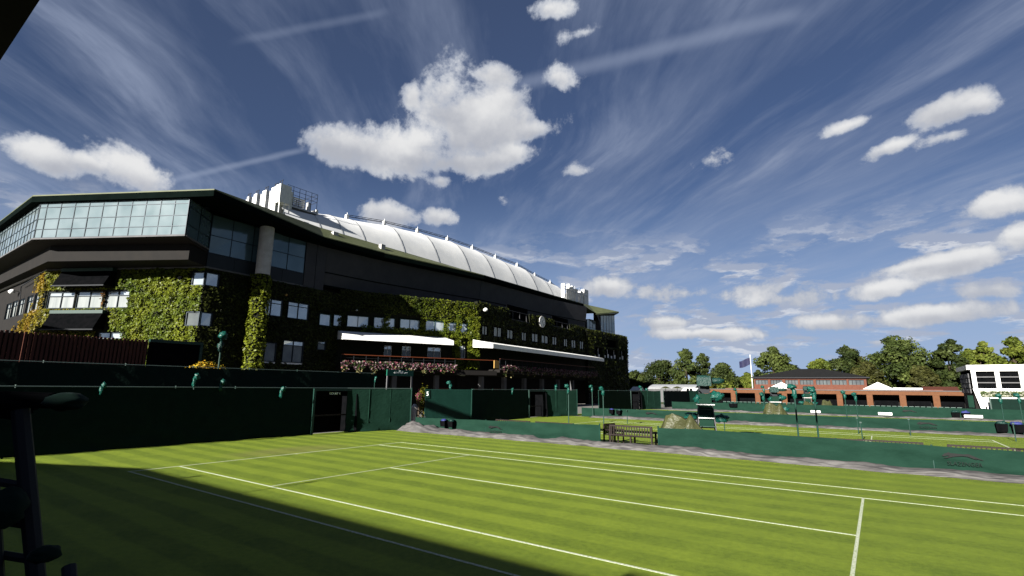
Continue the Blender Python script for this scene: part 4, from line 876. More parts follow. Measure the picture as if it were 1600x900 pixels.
# --- umpire chairs
def make_umpire():
    t = thing('umpire_chair', '-', 'umpire chair', (0, 0, 0), 'tall umpire chairs beside the courts')
    for sx in (-1, 1):
        g = MB(); g.tube([(sx*.46, -.55, 0), (sx*.33, -.22, 1.75)], .028, 8); build('leg', g, 'grey', t)
        g = MB(); g.tube([(sx*.46, .55, 0), (sx*.33, .22, 1.75)], .032, 8); build('leg', g, 'post', t)
    for k in range(4):
        z = .4+k*.38; f = z/1.75; g = MB(); hw = .46-.13*f; yy = -.55+.33*f; g.box((-hw, yy-.05, z-.02), (hw, yy+.06, z+.02)); build('rung', g, 'white' if k == 2 else 'post', t)
    g = MB(); g.box((-.42, -.38, 1.74), (.42, .30, 1.78)); build('footboard', g, 'white', t)
    g = MB(); g.hexa([(-.34, -.28, .7), (.34, -.28, .7), (.34, -.24, .7), (-.34, -.24, .7), (-.32, -.24, 1.72), (.32, -.24, 1.72), (.32, -.20, 1.72), (-.32, -.20, 1.72)]); build('ladder_cloth', g, 'canvas', t)
    g = MB(); g.box((-.30, -.20, 1.81), (.30, .28, 2.26)); build('seat_box', g, 'canvas', t)
    g = MB(); g.box((-.27, .18, 2.27), (.27, .28, 2.62)); g.box((-.30, -.22, 2.40), (-.25, .2, 2.45)); g.box((.25, -.22, 2.40), (.30, .2, 2.45)); build('backrest', g, 'dsteel', t)
    g = MB(); g.grid(lambda a, b: (-.33+.66*a+.03*ncloth(a*6, b*5), .30-.52*math.sin(b*math.pi*.5)-.02, 2.62+.48*(1-abs(2*b-1)**3)+.03*ncloth(a*5, b*4, 2)), 10, 10); g.blob((0, .08, 2.86), (.36, .20, .25), 14, 10, .18, 4); build('canopy_cover', g, 'bag_d', t, smooth=True)
    g = MB(); g.tube([(.3, .1, 2.92), (1.0, .05, 2.88)], .02, 6); g.blob((.62, .05, 2.86), (.34, .12, .13), 12, 8, .3, 8); build('furled_parasol', g, 'bag_d', t, smooth=True)
    for sx, z, sd in ((-1, 1.2, 3), (1, 1.15, 5)):
        g = MB(); g.blob((sx*.72, -.15, z), (.32, .24, .17), 14, 10, .40, sd); o = build('side_bag', g, 'bag', t, smooth=True)
        g = MB(); g.tube([(sx*.30, -.1, z+.1), (sx*.8, -.15, z+.12)], .02, 5); sub('bag_arm', g, 'dsteel', o)
    g = MB(); g.blob((.55, -.05, 2.15), (.34, .2, .19), 14, 10, .4, 9); build('arm_bag', g, 'bag', t, smooth=True)
    g = MB(); g.blob((-.36, -.1, 2.0), (.18, .2, .18), 12, 9, .4, 11); build('arm_bag', g, 'bag', t, smooth=True)
    return t
um = make_umpire(); q = PY(1103, 650, 20.5); um.location = (q[0], 20.5, 0); um.rotation_euler.z = R_(18); um.scale = (1.0, 1.0, 1.07)
um['label'] = 'tall umpire chair with green covers beside the olive tarpaulin on the second court'
c = copy_tree(um); q = PY(1245, 650, 42.5); c.location = (PY(1212, 640, 42.5)[0], 42.5, 0); c.scale = (1, 1, .93); c['label'] = 'smaller looking green umpire chair in front of the brick arcade'
c = copy_tree(um); c.location = (PY(1262, 630, 64.5)[0], 64.5, 0); c.scale = (1, 1, 1.0); c['label'] = 'farthest umpire chair between the two leaning covered poles'
# near the lens, in deep shade
NU = thing('camera_stand', 'dark covered camera stand in deep shade at the left edge of the view', 'camera stand', (17.6, -6.1, 0))
def near(u, v, d):
    r = ray(u, v); return tuple(CC+r*d)
for (a, b) in (((32, 640), (58, 915)), ((-22, 640), (-8, 915))):
    g = MB(); g.tube([near(*a, 1.28), near(*b, 1.22), G(b[0]+60, 2400, .96)], .019, 8); build('leg', g, 'dsteel', NU)
for v in (755, 815, 868): g = MB(); g.tube([near(-14, v-4, 1.25), near(48, v+6, 1.25)], .011, 6); build('rung', g, 'dsteel', NU)
g = MB(); g.tube([near(-30, 622, 1.3), near(82, 626, 1.3)], .020, 8); build('arm_bar', g, 'black', NU)
g = MB(); g.blob(near(104, 627, 1.3), (.055, .045, .022), 22, 14, .12, 3); build('arm_bag', g, 'canvas_d', NU, smooth=True)
g = MB(); g.blob(near(8, 634, 1.3), (.07, .06, .03), 20, 12, .3, 4); build('arm_bag', g, 'black', NU, smooth=True)
g = MB(); g.blob(near(6, 795, 1.2), (.05, .045, .045), 20, 12, .12, 5); build('side_bag', g, 'canvas_d', NU, smooth=True)
g = MB(); g.blob(near(70, 866, 1.15), (.028, .03, .018), 18, 12, .12, 6); build('strap', g, 'canvas_d', NU, smooth=True)
g = MB(); g.tube([near(108, 885, 1.15), near(110, 925, 1.12)], .014, 8); build('fence_post_cap', g, 'dsteel', NU)

# --- olive tarpaulin heaps over the folded nets
def heap(u0, u1, vt, y, h, d, label, k):
    xa, xb = PY(u0, vt, y)[0], PY(u1, vt, y)[0]; g = MB()
    HP = ([0, .05, .17, .30, .44, .52, .62, .78, .92, 1], [0, .50, .96, 1.0, .93, .84, .99, .62, .26, 0])
    def fn(a, b):
        x = xa+(xb-xa)*a; z = h*.92*float(np.interp(a, *HP))*min(1, b*2.3, (1-b)*2.3)
        f1 = abs(((a*3.1-b*2.2+.3*ncloth(a*3, b*3, k)) % 1)-.5)*2; z *= .95+.05*f1
        return (x+.07*ncloth(a*5, b*5, k+2), y-d/2+d*b-.10*f1*(1-b), max(.005, z+.05*ncloth(a*9, b*7, k)))
    g.grid(fn, 34, 16); return build('tarpaulin_heap', g, 'olive', None, label, smooth=False, loc=((xa+xb)/2, y, 0), cat='tarpaulin', group='olive tarpaulin heaps between the courts')
heap(1027, 1116, 660, 18.3, 1.62, 1.7, 'large olive tarpaulin heap just behind the divider, left of the umpire chair', 1)
heap(1190, 1238, 640, 41.5, 1.75, 1.8, 'smaller looking olive tarpaulin heap beyond the second divider', 2)
heap(1252, 1278, 632, 64, 1.5, 2.4, 'distant olive tarpaulin heap between the two leaning poles', 3)
heap(1281, 1306, 630, 66, 1.7, 2.4, 'farthest olive tarpaulin heap in front of the brick arcade', 4)

# --- poles with bagged cameras
def cam_pole(u, vt, y, zb, label, rot=0.0, sc=1.0, mat_='bag', base=None):
    p = PY(u, vt, y) if base is None else base; x, z = p[0], p[2]; t = thing('covered_camera_pole', label, 'camera pole', (x, p[1], zb), 'poles with plastic covered cameras')
    y = p[1]
    g = MB(); g.tube([(x, y, zb), (x, y, z-.25*sc)], .045*sc, 8); build('pole', g, 'post', t)
    g = MB(); g.blob((x, y, z-.42*sc), (.12*sc, .12*sc, .30*sc), 12, 10, .35, u); build('lower_bag', g, mat_, t, smooth=True)
    g = MB(); g.blob((x-.12*sc*math.cos(rot), y-.10*sc, z-.05*sc), (.20*sc, .16*sc, .15*sc), 12, 10, .45, u+2); build('camera_bag', g, mat_, t, smooth=True)
    return t
for u, vt, y, lb in ((1240, 603, 20.4, 'left of the two covered camera poles in front of the brick arcade'), (1271, 607, 20.4, 'right of the two covered camera poles in front of the brick arcade'),
                     (888, 602, 26, 'covered camera pole before the lit end of the second backstop'), (942, 606, 26.5, 'covered camera pole right of the lit end of the second backstop'), (704, 597, 23.2, 'covered camera pole at the corner of the ribbed gate panel'),
                     (1319, 612, 42.5, 'thin covered camera pole left of the white tent roof'), (1336, 615, 42.5, 'thin covered camera pole directly left of the white tent roof'), (925, 603, 37.5, 'covered camera pole against the dark stadium wall'), (1562, 617, 42.5, 'covered camera pole before the flower screen of the white pavilion'), (1591, 617, 42.5, 'covered camera pole at the right edge before the flower screen')):
    cam_pole(u, vt, y, 0, lb, sc=.82)
for u, v, y, lb in ((1002, 604, 60, 'covered camera pole over the far fence beside the white sheds'), (1012, 608, 62, 'second covered pole over the far fence beside the white sheds'), (1193, 604, 62, 'covered camera pole in front of the brick pavilion gable'), (1150, 608, 62, 'covered camera pole at the left end of the brick arcade'), (1192, 615, 50, 'slim covered pole in front of the arcade opening')):
    cam_pole(u, v, y, 0, lb, sc=1.0)
# bagged cameras clamped on the near fence
for (u, v, lb, sz) in ((160, 605, 'dim plastic covered camera on the dark fence, leftmost of them', .8), (305, 592, 'green covered camera above the fence below the yellow flowers', 1.0), (346, 600, 'green covered camera on the fence rail under the street lamp', .9), (440, 611, 'large green covered camera hanging on the near fence rail', 1.0), (586, 592, 'small pale covered camera above the lit fence end', .6), (800, 610, 'small covered camera on the second fence rail', .9), (868, 606, 'tilted covered camera over the second fence', 1.2)):
    X_ = XB+.1 if u < 600 else XB; p = PX(u, v, X_)
    t = thing('covered_camera', lb, 'camera', tuple(p), 'plastic covered cameras on the fences')
    g = MB(); g.blob((p[0]+.05, p[1]+.04*sz, p[2]+.10*sz), (.12*sz, .11*sz, .14*sz), 12, 10, .4, u); build('camera_bag', g, 'bag', t, smooth=True)
    g = MB(); g.blob((p[0]+.05, p[1]-.05*sz, p[2]-.15*sz), (.08*sz, .07*sz, .20*sz), 12, 10, .4, u+1); build('bag_tail', g, 'bag', t, smooth=True)
    g = MB(); g.tube([(p[0]-.02, p[1], 2.4), (p[0]-.02, p[1], p[2]+.1)], .02, 6); build('bracket', g, 'post', t)

# --- bins hung on the dividers
def bins(u, v, y, lb, blue, s=1.0):
    p = PY(u, v, y); x, z = p[0], p[2]; w = .19*s
    t = thing('litter_bin', lb, 'bin', (x, y, z-.2*s), 'small black bins hung on the court dividers')
    g = MB(); g.hexa([(x-w*.85, y-.3, z-.22*s), (x+w*.85, y-.3, z-.22*s), (x+w*.85, y-.02, z-.22*s), (x-w*.85, y-.02, z-.22*s), (x-w, y-.34, z+.1*s), (x+w, y-.34, z+.1*s), (x+w, y-.02, z+.1*s), (x-w, y-.02, z+.1*s)]); build('body', g, 'black', t)
    g = MB(); g.blob((x, y-.17, z+.13*s), (w*.95, .15, .08*s), 12, 8, .4, u); build('liner', g, 'bluebin' if blue else 'bag_d', t, smooth=True)
for a in ((697, 660, 16.25, 'blue topped bin on the near divider by the ribbed panel', True, 1.0), (709, 661, 16.25, 'green topped bin on the near divider by the ribbed panel', False, 1.0), (957, 642, 37.7, 'blue topped bin on the second divider, left of the bench', True, 1.1), (968, 643, 37.7, 'green topped bin on the second divider, left of the bench', False, 1.1),
          (1564, 666, 37.7, 'green topped bin on the second divider near the right edge', False, 1.5), (1589, 667, 37.7, 'blue topped bin on the second divider at the right edge', True, 1.5), (1493, 647, 59.8, 'green topped bin on the farthest divider', False, 1.7), (1509, 648, 59.8, 'blue topped bin on the farthest divider', True, 1.7), (1143, 632, 60, 'left of the two tiny dark bins on the farthest divider, before the arcade', False, 1.3), (1149, 632, 60, 'right of the two tiny dark bins on the farthest divider, before the arcade', False, 1.3)): bins(*a)

# --- ribbed gate panel, number board, passage planting
GP = thing('gate_panel', 'ribbed dark green gate panel with a numbered board, right of the passage', 'gate', (-8, 22, 0))
pa, pb = PX(664, 630, -8.2), PX(738, 635, -6.6); gpl = Plane(pa[:2], pb[:2]); n = 44
for k in range(n):
    g = MB(); s0 = gpl.L*k/n; gpl.box(g, s0+.01, s0+gpl.L/n*.62, .15, 2.38, -.03, .03); build('rib', g, 'post', GP)
g = MB(); gpl.box(g, 0, gpl.L, .1, 2.40, -.06, -.035); build('backing', g, 'canvas_d', GP)
g = MB(); gpl.box(g, -.04, gpl.L, 2.385, 2.44, -.06, .035); gpl.box(g, gpl.L+.001, gpl.L+.12, 0, 2.5, -.06, .06); build('frame', g, 'post', GP)
r = gpl.rect(664, 671.5, 609, 622, .05); g = MB(); gpl.box(g, r[0], r[1], r[2], r[3], .045, .08); o = build('number_board', g, 'canvas', GP)
text_mesh('number', '5', (r[3]-r[2])*.72, 'ink', GP, gpl.pt((r[0]+r[1])/2, (r[2]+r[3])/2, .07), gpl.d)
def bush(name, label, c, r, cols, n, size, m='leaf', cat='shrub', group=None, seed=0):
    c = np.array(c, float); r = np.array(r, float); d = rng.normal(0, 1, (n, 3)); d /= np.linalg.norm(d, axis=1)[:, None]; rad = rng.uniform(.55, 1, n)**.6
    k = np.array([1+.45*mnoise.noise(Vector((x*1.9+seed, y*1.9, z*1.9))) for x, y, z in d]); P = c+d*r*(rad*k)[:, None]; ok = P[:, 2] > .02; P, d = P[ok], d[ok]
    pal = np.array(cols)[rng.integers(0, len(cols), len(P))]*rng.uniform(.7, 1.3, (len(P), 1)); t = thing(name, label, cat, (c[0], c[1], 0), group)
    leafcloud('foliage', P, d+np.array([0, 0, .4]), rng.uniform(.6, 1.3, len(P))*size, pal, m, t)
    g = MB(); g.tube([(c[0], c[1], 0), (c[0], c[1], c[2])], [.08, .03], 6); build('stem', g, 'trunk', t); return t
p = PX(662, 628, -9.3); bush('passage_shrub', 'yellow green shrub in the passage left of the ribbed panel', (p[0], p[1], 1.6), (.45, .55, 1.1), [(.16, .14, .01), (.08, .10, .012)], 700, .14)
p = PX(655, 622, -8.9); bush('flower_tub', 'pink flowers in the passage between the fences', (p[0], p[1], 1.9), (.22, .22, .45), [(.20, .08, .08), (.22, .04, .08), (.06, .07, .015)], 260, .10, 'flower', 'flowers')
for k, (u, lb) in enumerate(((638, 'left pale stone bollard in the passage'), (648, 'right pale stone bollard in the passage'))):
    p = PX(u, 640, -9.5); g = MB(); g.tube([(p[0], p[1], 0), (p[0], p[1], 1.15), (p[0], p[1], 1.35)], [.28, .24, .10], 10); build('stone_bollard', g, 'column', None, lb, loc=(p[0], p[1], 0), cat='bollard', group='pale bollards in the passage')
BR = thing('passage_barrier', 'thin dark railing sloping down in the passage beside the lit fence end', 'railing', (-5.5, 17, 0)); g = MB()
g.tube([PX(652, 640, -5.6), PX(665, 652, -5.0)], .03, 6); g.tube([PX(652, 648, -5.6), PX(663, 658, -5.0)], .025, 6); build('rail', g, 'dsteel', BR)
for u in (640, 652): p = PX(u, 625 if u == 640 else 640, -5.6); g = MB(); g.tube([(p[0], p[1], 0), tuple(p)], .035, 6); build('post', g, 'dsteel', BR)

# --- second fence, slatted hoarding, billboard, lamp, flowers behind the near court
BF = thing('inner_fence', 'dark green netting fence rising behind the near backstop', 'fence', (-9.5, 4, 0)); pf = Plane((-9.5, -12), (-9.5, 17.0))
g = MB(); g.grid(lambda a, b: pf.pt(a*pf.L, 3.46*b, .04*ncloth(a*60, b*3)+(.05*math.sin(a*40+b*6))), 90, 10); g.grid(lambda a, b: pf.pt(a*pf.L, 3.46*b, -.03+.04*ncloth(a*60, b*3)+(.05*math.sin(a*40+b*6))), 90, 10); build('netting', g, 'canvas_d', BF, smooth=True)
g = MB(); g.tube([(-9.5, -12, 3.5), (-9.5, 17, 3.5)], .02, 6); build('top_rail', g, 'rail', BF)
for y in np.arange(-12, 17.1, 2.9): g = MB(); g.tube([(-9.6, y, 0), (-9.6, y, 3.56)], .04, 6); build('post', g, 'post', BF)
SH_ = thing('slatted_hoarding', 'tall hoarding of red brown timber slats behind the fences at the left', 'hoarding', (-13, 1, 0)); y0, y1 = -2.2, PX(230, 550, -13)[1]
n = int((y1-y0)/.165)
for k in range(n):
    y = y0+(y1-y0)*k/n; o = (k*.37) % .03; out = .10 if y < -.6 else 0
    g = MB(); g.box((-13.0+out, y, 3.0), (-12.93+out+o, y+.105, 4.95-.012*(k % 3))); build('slat', g, 'redwood', SH_)
g = MB(); g.box((-13.12, y0, 0), (-13.03, y1, 4.86)); build('backing', g, 'wood', SH_)
BB = thing('screen_board', 'large black board in a green frame behind the fences, right of the slatted hoarding', 'board', (-13, 6, 0)); r0, r1 = y1+.03, PX(315, 550, -13)[1]
g = MB(); g.box((-13.05, r0, 3.0), (-12.98, r1-.15, 4.86)); build('panel', g, 'black', BB)
g = MB(); g.box((-13.1, r0, 4.865), (-12.88, r1, 5.02)); g.box((-13.1, r1-.145, 2.0), (-12.9, r1, 4.86)); build('frame', g, 'post', BB)
for y in (r0+.1, r1-.3): g = MB(); g.box((-13.1, y, 0), (-13.06, y+.1, 3.0)); build('leg', g, 'dsteel', BB)
p = PX(348, 520, -11); LP = thing('street_lamp', 'green street lamp wrapped in plastic beside the yellow flowers', 'street lamp', (p[0], p[1], 0))
g = MB(); g.tube([(p[0], p[1], 0), (p[0], p[1], 4.9)], [.06, .04], 8); build('pole', g, 'post', LP)
g = MB(); g.blob((p[0], p[1]+.05, p[2]-.15), (.22, .24, .22), 12, 10, .35, 3); build('lamp_cover', g, 'bag', LP, smooth=True)
g = MB(); g.blob((p[0], p[1]-.03, p[2]-.75), (.12, .13, .28), 12, 10, .5, 7); build('loose_bag', g, 'bag_d', LP, smooth=True)
p = PX(325, 570, -12); bush('flowering_shrub', 'yellow flowering shrub peeping over the dark fence', (p[0], p[1], p[2]-.35), (.5, .95, .55), [(.62, .40, .03), (.55, .30, .02), (.20, .20, .02)], 1100, .12, 'flower', 'shrub')
sg = Plane(PX(605, 583, -13)[:2], PX(647, 583, -13.0)[:2]); r = sg.rect(605, 646, 578, 587.5)
SG = thing('entrance_sign', 'green entrance sign with white lettering under the flower balcony', 'sign', (sg.pt(r[0], 0)[0], sg.pt(r[0], 0)[1], 0))
g = MB(); sg.box(g, r[0], r[1], r[2], r[3], -.1, 0); build('board', g, 'signgreen', SG)
hh = r[3]-r[2]; mid = (r[0]+r[1])/2
text_mesh('lettering', 'SOUTH WEST HALL', hh*.34, 'ink', SG, sg.pt(mid, r[2]+hh*.50), sg.d); text_mesh('lettering', 'ENTRANCE', hh*.17, 'ink', SG, sg.pt(mid, r[2]+hh*.78), sg.d)
for s_ in (r[0]+.05, r[1]-.15): g = MB(); sg.box(g, s_, s_+.12, 0, r[2], -.12, -.02); build('post', g, 'grey', SG)

# ---------------------------------------------------------------- brick pavilion, tents, white pavilion, sheds
YA = 88.0
def bu(u, v, y=YA): return PY(u, v, y)
BA = thing('brick_arcade', 'long low orange arcade with dark openings across the back of the courts', 'arcade', (12, YA, 0))
xl, xr = bu(1102, 615)[0], bu(1522, 620)[0]; zt = (bu(1150, 608.5)[2]+bu(1500, 612)[2])/2; zl = zt-.56
g = MB(); g.box((xl, YA, zl), (xr, YA+.5, zt)); build('lintel', g, 'brickp', BA)
g = MB(); g.box((xl-.1, YA-.08, zt+.002), (xr+.1, YA+9, zt+.10)); build('flat_roof', g, 'grey', BA)
us = [1104, 1146, 1184, 1226, 1264, 1312, 1359, 1410.5, 1463, 1517]
for u in us:
    x = bu(u, 622)[0]; g = MB(); g.box((x-.38, YA+.02, -.3), (x+.38, YA+.45, zl-.003)); build('pillar', g, 'brickp', BA)
g = MB(); g.box((xl, YA+3.0, -.3), (xr, YA+3.3, zl)); build('rear_wall', g, 'wall', BA)
for a, b in zip(us, us[1:]):
    xa, xb = bu(a, 622)[0]+.5, bu(b, 622)[0]-.5; g = MB(); g.box((xa, YA+2.4, -.3), (xb, YA+2.45, zl-.5)); build('dark_backing', g, 'black', BA)  # black sheet stands in for the dark inside each opening
g = MB(); g.box((xr-.05, YA+.5, -.3), (xr+.02, YA+9, zt-.02)); build('end_wall', g, 'brick', BA)
BPV = thing('brick_pavilion', 'upper storey of orange brick with a row of seven windows and a dark hipped roof', 'pavilion', (10, YA+9, zt))
yb = YA+8; x0, x1 = PY(1178, 597, yb)[0], PY(1354, 597, yb)[0]; zb0 = zt+.1; ze = (PY(1180, 589, yb)[2]+PY(1350, 590, yb)[2])/2
wl = Plane((x0, yb), (x1, yb)); wins = [(u0, u1) for u0, u1 in ((1180.5, 1200), (1204, 1222.5), (1227, 1247), (1250, 1271), (1275, 1297.5), (1300, 1323), (1326, 1350))]
hw = [(wl.hit(a, 598)[0], wl.hit(b, 598)[0], wl.hit(1265, 601)[1], wl.hit(1265, 593.5)[1]) for a, b in wins]
g = MB(); holed_wall(g, wl, 0, wl.L, zb0, ze, hw, th=.4); g.box((x0, yb+.41, zb0), (x1, yb+14, ze)); build('wall', g, 'brick', BPV)
for h in hw:
    g = MB(); wl.box(g, h[0], h[1], h[2], h[3], -.3, -.24); o = build('window', g, 'darkglass', BPV)
    g = MB(); nn = 4
    for k in range(nn+1): s_ = h[0]+(h[1]-h[0])*k/nn; wl.box(g, s_-.05, s_+.05, h[2], h[3], -.235, -.16)
    sub('frame', g, 'dsteel', o)
g = MB(); e = .5; xm1, xm2 = x0+(x1-x0)*.38, x0+(x1-x0)*.62; zp = PY(1265, 576, yb+6)[2]; ym = yb+7
A0, A1, A2, A3 = (x0-e, yb-e, ze), (x1+e, yb-e, ze), (x1+e, yb+14.5, ze), (x0-e, yb+14.5, ze); M1, M2 = (xm1, ym, zp), (xm2, ym, zp)
g.quad(A0, A1, M2, M1); g.poly([A1, A2, M2]); g.quad(A2, A3, M1, M2); g.poly([A3, A0, M1]); g.quad(A3, A2, A1, A0); build('roof', g, 'slate', BPV)
g = MB(); g.box((x0-e, yb-e-.05, ze-.16), (x1+e, yb-e, ze-.01)); build('gutter', g, 'dsteel', BPV)
g = MB(); g.box((xl+3, YA+2, zt+.11), (xr-3, YA+2.06, zt+.24)); build('terrace_parapet', g, 'brick', BPV)
for u0, u1, up, vp, vb, lb in ((1192, 1246, 1219, 598, 609.5, 'left of the two white tent roofs above the arcade'), (1339, 1409, 1372, 598, 611.5, 'right of the two white tent roofs above the arcade')):
    yt = YA+3.5; a, b, p = PY(u0, vb, yt-1.5), PY(u1, vb, yt-1.5), PY(up, vp, yt+1); hw_ = (b[0]-a[0])/2; xm = (a[0]+b[0])/2; zq = (a[2]+b[2])/2-.1
    t = thing('tent', lb, 'tent', (xm, yt, zt), 'white pyramid tents on the terrace'); g = MB(); C4 = [(xm-hw_, yt-1.5, zq), (xm+hw_, yt-1.5, zq), (xm+hw_, yt+3.5, zq), (xm-hw_, yt+3.5, zq)]; pk2 = (xm, yt+1, p[2]+.1)
    for i in range(4): g.poly([C4[i], C4[(i+1) % 4], pk2])
    build('canopy', g, 'fabric', t)
    for c_ in C4: g = MB(); g.tube([(c_[0]*.98+xm*.02, c_[1]+.05, zt+.1), (c_[0]*.98+xm*.02, c_[1]+.05, zq)], .05, 6); build('leg', g, 'white', t)
# hut roofs right of the right tent
g = MB(); a, b = PY(1395, 606, YA+6), PY(1441, 611, YA+6); t = thing('flat_roof_hut', 'long grey flat roofed hut between the right tent and the brown roof', 'hut', ((a[0]+b[0])/2, YA+6, zt)); g.box((a[0], YA+5, zt+.1), (b[0], YA+8, a[2])); build('body', g, 'steel', t)
a, b = PY(1441, 604, YA+6), PY(1497, 611, YA+6); t = thing('tiled_roof_hut', 'brown tiled roof just left of the white pavilion', 'hut', ((a[0]+b[0])/2, YA+6, zt)); g = MB(); g.hexa([(a[0], YA+4, zt+.1), (b[0], YA+4, zt+.1), (b[0], YA+9, zt+.1), (a[0], YA+9, zt+.1), (a[0], YA+6, a[2]), (b[0], YA+6, a[2]), (b[0], YA+7, a[2]), (a[0], YA+7, a[2])]); build('roof', g, 'redwood', t)
# flag
yf = YA+30; pf0, pf1 = PY(1179.5, 592, yf), PY(1174.5, 554, yf); t = thing('flagpole', 'tall white flagpole flying a navy flag behind the brick pavilion', 'flagpole', (pf0[0], yf, 0))
g = MB(); g.tube([(pf0[0]-.6, yf, 0), (pf0[0]-.6, yf, pf1[2])], [.10, .06], 8); build('pole', g, 'white', t)
xx = pf0[0]-.62; g = MB(); fw_ = 2.6; fh = 1.55; zf = PY(1175, 559, yf)[2]
g.grid(lambda a, b: (xx-fw_*a*.92, yf+.18*math.sin(a*7), zf-fh*b-.75*a+.12*math.sin(a*6+b)), 14, 6); build('flag', g, 'navy', t, smooth=True)
# white pavilion at the right edge
YW_ = 62.0
WP = thing('white_pavilion', 'white framed pavilion with louvred black bays and slanted legs at the right edge', 'pavilion', (32, YW_, 0))
wpl = Plane((PY(1512, 600, YW_)[0], YW_), (PY(1512, 600, YW_)[0]+26, YW_))
def wz(u, v): return wpl.hit(u, v)
xs0, ztw = wz(1513, 572); zlow = wz(1560, 607)[1]; zfl = wz(1560, 620)[1]; ztop2 = wz(1560, 570)[1]; zin = wz(1560, 580)[1]
g = MB(); wpl.box(g, xs0-.2, 26, ztop2-.45, ztop2, -8, .25); build('roof', g, 'white', WP)
lean = (wz(1530, 608)[0]-wz(1517, 577)[0])
def wbay(uA, uB):
    a, b = wz(uA, 592)[0], wz(uB, 592)[0]
    for z0, z1 in zip(np.linspace(zlow, zin, 4), list(np.linspace(zlow, zin, 4))[1:]):
        g = MB(); wpl.box(g, a, b, z0+.003, z1-.003, -.35, -.3); build('louvre_pane', g, 'black', WP)
    for z in np.linspace(zlow, zin, 4)[1:3]: g = MB(); wpl.box(g, a, b, z-.05, z+.05, -.29, -.10); build('transom', g, 'grey', WP)
cols = [1522, 1559, 1597, 1636, 1676]
for uA, uB in zip(cols, cols[1:]): wbay(uA+1, uB-1)
for k, u in enumerate(cols):
    a = wz(u, 592)[0]; sh = .0
    g = MB(); g.hexa([wpl.pt(a-.17, zlow-.29, .06), wpl.pt(a+.17, zlow-.29, .06), wpl.pt(a+.17, zlow-.29, -.3), wpl.pt(a-.17, zlow-.29, -.3), wpl.pt(a-.17, ztop2-.46, .06), wpl.pt(a+.17, ztop2-.46, .06), wpl.pt(a+.17, ztop2-.46, -.3), wpl.pt(a-.17, ztop2-.46, -.3)]); build('mullion', g, 'white', WP)
g = MB(); wpl.box(g, xs0+.2, 26, zlow-.28, zlow-.01, -.3, .12); build('sill_beam', g, 'white', WP)
g = MB(); wpl.box(g, xs0+.2, 26, zin+.01, ztop2-.46, -.3, .03); build('head_beam', g, 'white', WP)
g = MB(); wpl.box(g, xs0+.1, 26, -.3, zlow-.29, -7.8, -.35); build('inner_block', g, 'wall', WP)
g = MB(); wpl.box(g, xs0+.1, 26, zlow-.29, ztop2-.46, -7.8, -.4); build('inner_block', g, 'black', WP)
# left flank of grey panels
fl = [PY(1497, 578, YW_+6), PY(1503, 605, YW_+6)]
for r_ in range(4):
    for c_ in range(4):
        z0 = zlow-.5+(ztop2-.8-zlow+.5)*r_/4; z1 = zlow-.5+(ztop2-.8-zlow+.5)*(r_+1)/4; y0 = YW_+.1+6.5*c_/4; y1 = YW_+.1+6.5*(c_+1)/4
        g = MB(); xq = wpl.p0[0]+xs0-.05; g.box((xq-.08-.01*((r_+c_) % 2), y0+.03, z0+.03), (xq, y1-.03, z1-.03)); build('flank_panel', g, 'grey', WP)
for (ua, va, ub, vb_) in ((1524, 607, 1536, 638), (1540, 622, 1547, 640)):
    a, b = wz(ua, va), wz(ub, vb_); g = MB(); g.hexa([wpl.pt(b[0]-.18, b[1], .3), wpl.pt(b[0]+.18, b[1], .3), wpl.pt(b[0]+.18, b[1], 0), wpl.pt(b[0]-.18, b[1], 0), wpl.pt(a[0]-.22, a[1], .3), wpl.pt(a[0]+.22, a[1], .3), wpl.pt(a[0]+.22, a[1], 0), wpl.pt(a[0]-.22, a[1], 0)]); build('slanted_leg', g, 'white', WP)
a, b = wz(1530, 623), wz(1545, 634); g = MB(); wpl.box(g, a[0], b[0], b[1], a[1], .02, .25); build('bracing_panel', g, 'white', WP)
a, b = wz(1524, 618), wz(1532, 637); g = MB(); wpl.box(g, a[0]-.6, b[0]-.4, b[1], a[1], -.3, -.1); build('green_panel', g, 'canvas', WP)
fs = wz(1532, 614); n = 5200; s_ = rng.uniform(fs[0], 20, n); z_ = rng.uniform(zfl-.05, zlow-.29, n); P = wpl.p0+wpl.d*s_[:, None]+wpl.n*rng.uniform(.1, .4, n)[:, None]; P[:, 2] = z_
C = np.where((rng.random(n) < .38)[:, None], np.array([.42, .42, .33]), np.array([.05, .08, .02]))*rng.uniform(.6, 1.2, (n, 1)); leafcloud('flowers', P, np.tile(wpl.n, (n, 1)), rng.uniform(.12, .3, n), C, 'flower', WP)
g = MB(); wpl.box(g, fs[0], 26, zfl-.25, zfl-.06, 0, .45); build('planter', g, 'white', WP)
# dark canopy screens beneath
DS = thing('dark_screen', 'dark green netting screen under the white pavilion', 'screen', (34, 58.6, 0)); dp = Plane((PY(1546, 630, 60.6)[0], 60.6), (60, 60.6)); zd = dp.hit(1570, 623)[1]
g = MB(); g.grid(lambda a, b: dp.pt(a*dp.L, zd*b, .12*math.sin(a*60)), 90, 4); g.grid(lambda a, b: dp.pt(a*dp.L, zd*b, -.04+.12*math.sin(a*60)), 90, 4); build('netting', g, 'canvas_d', DS, smooth=True)
for k in range(8): g = MB(); dp.box(g, k*2.8, k*2.8+.1, 0, zd+.1, .14, .22); build('post', g, 'post', DS)

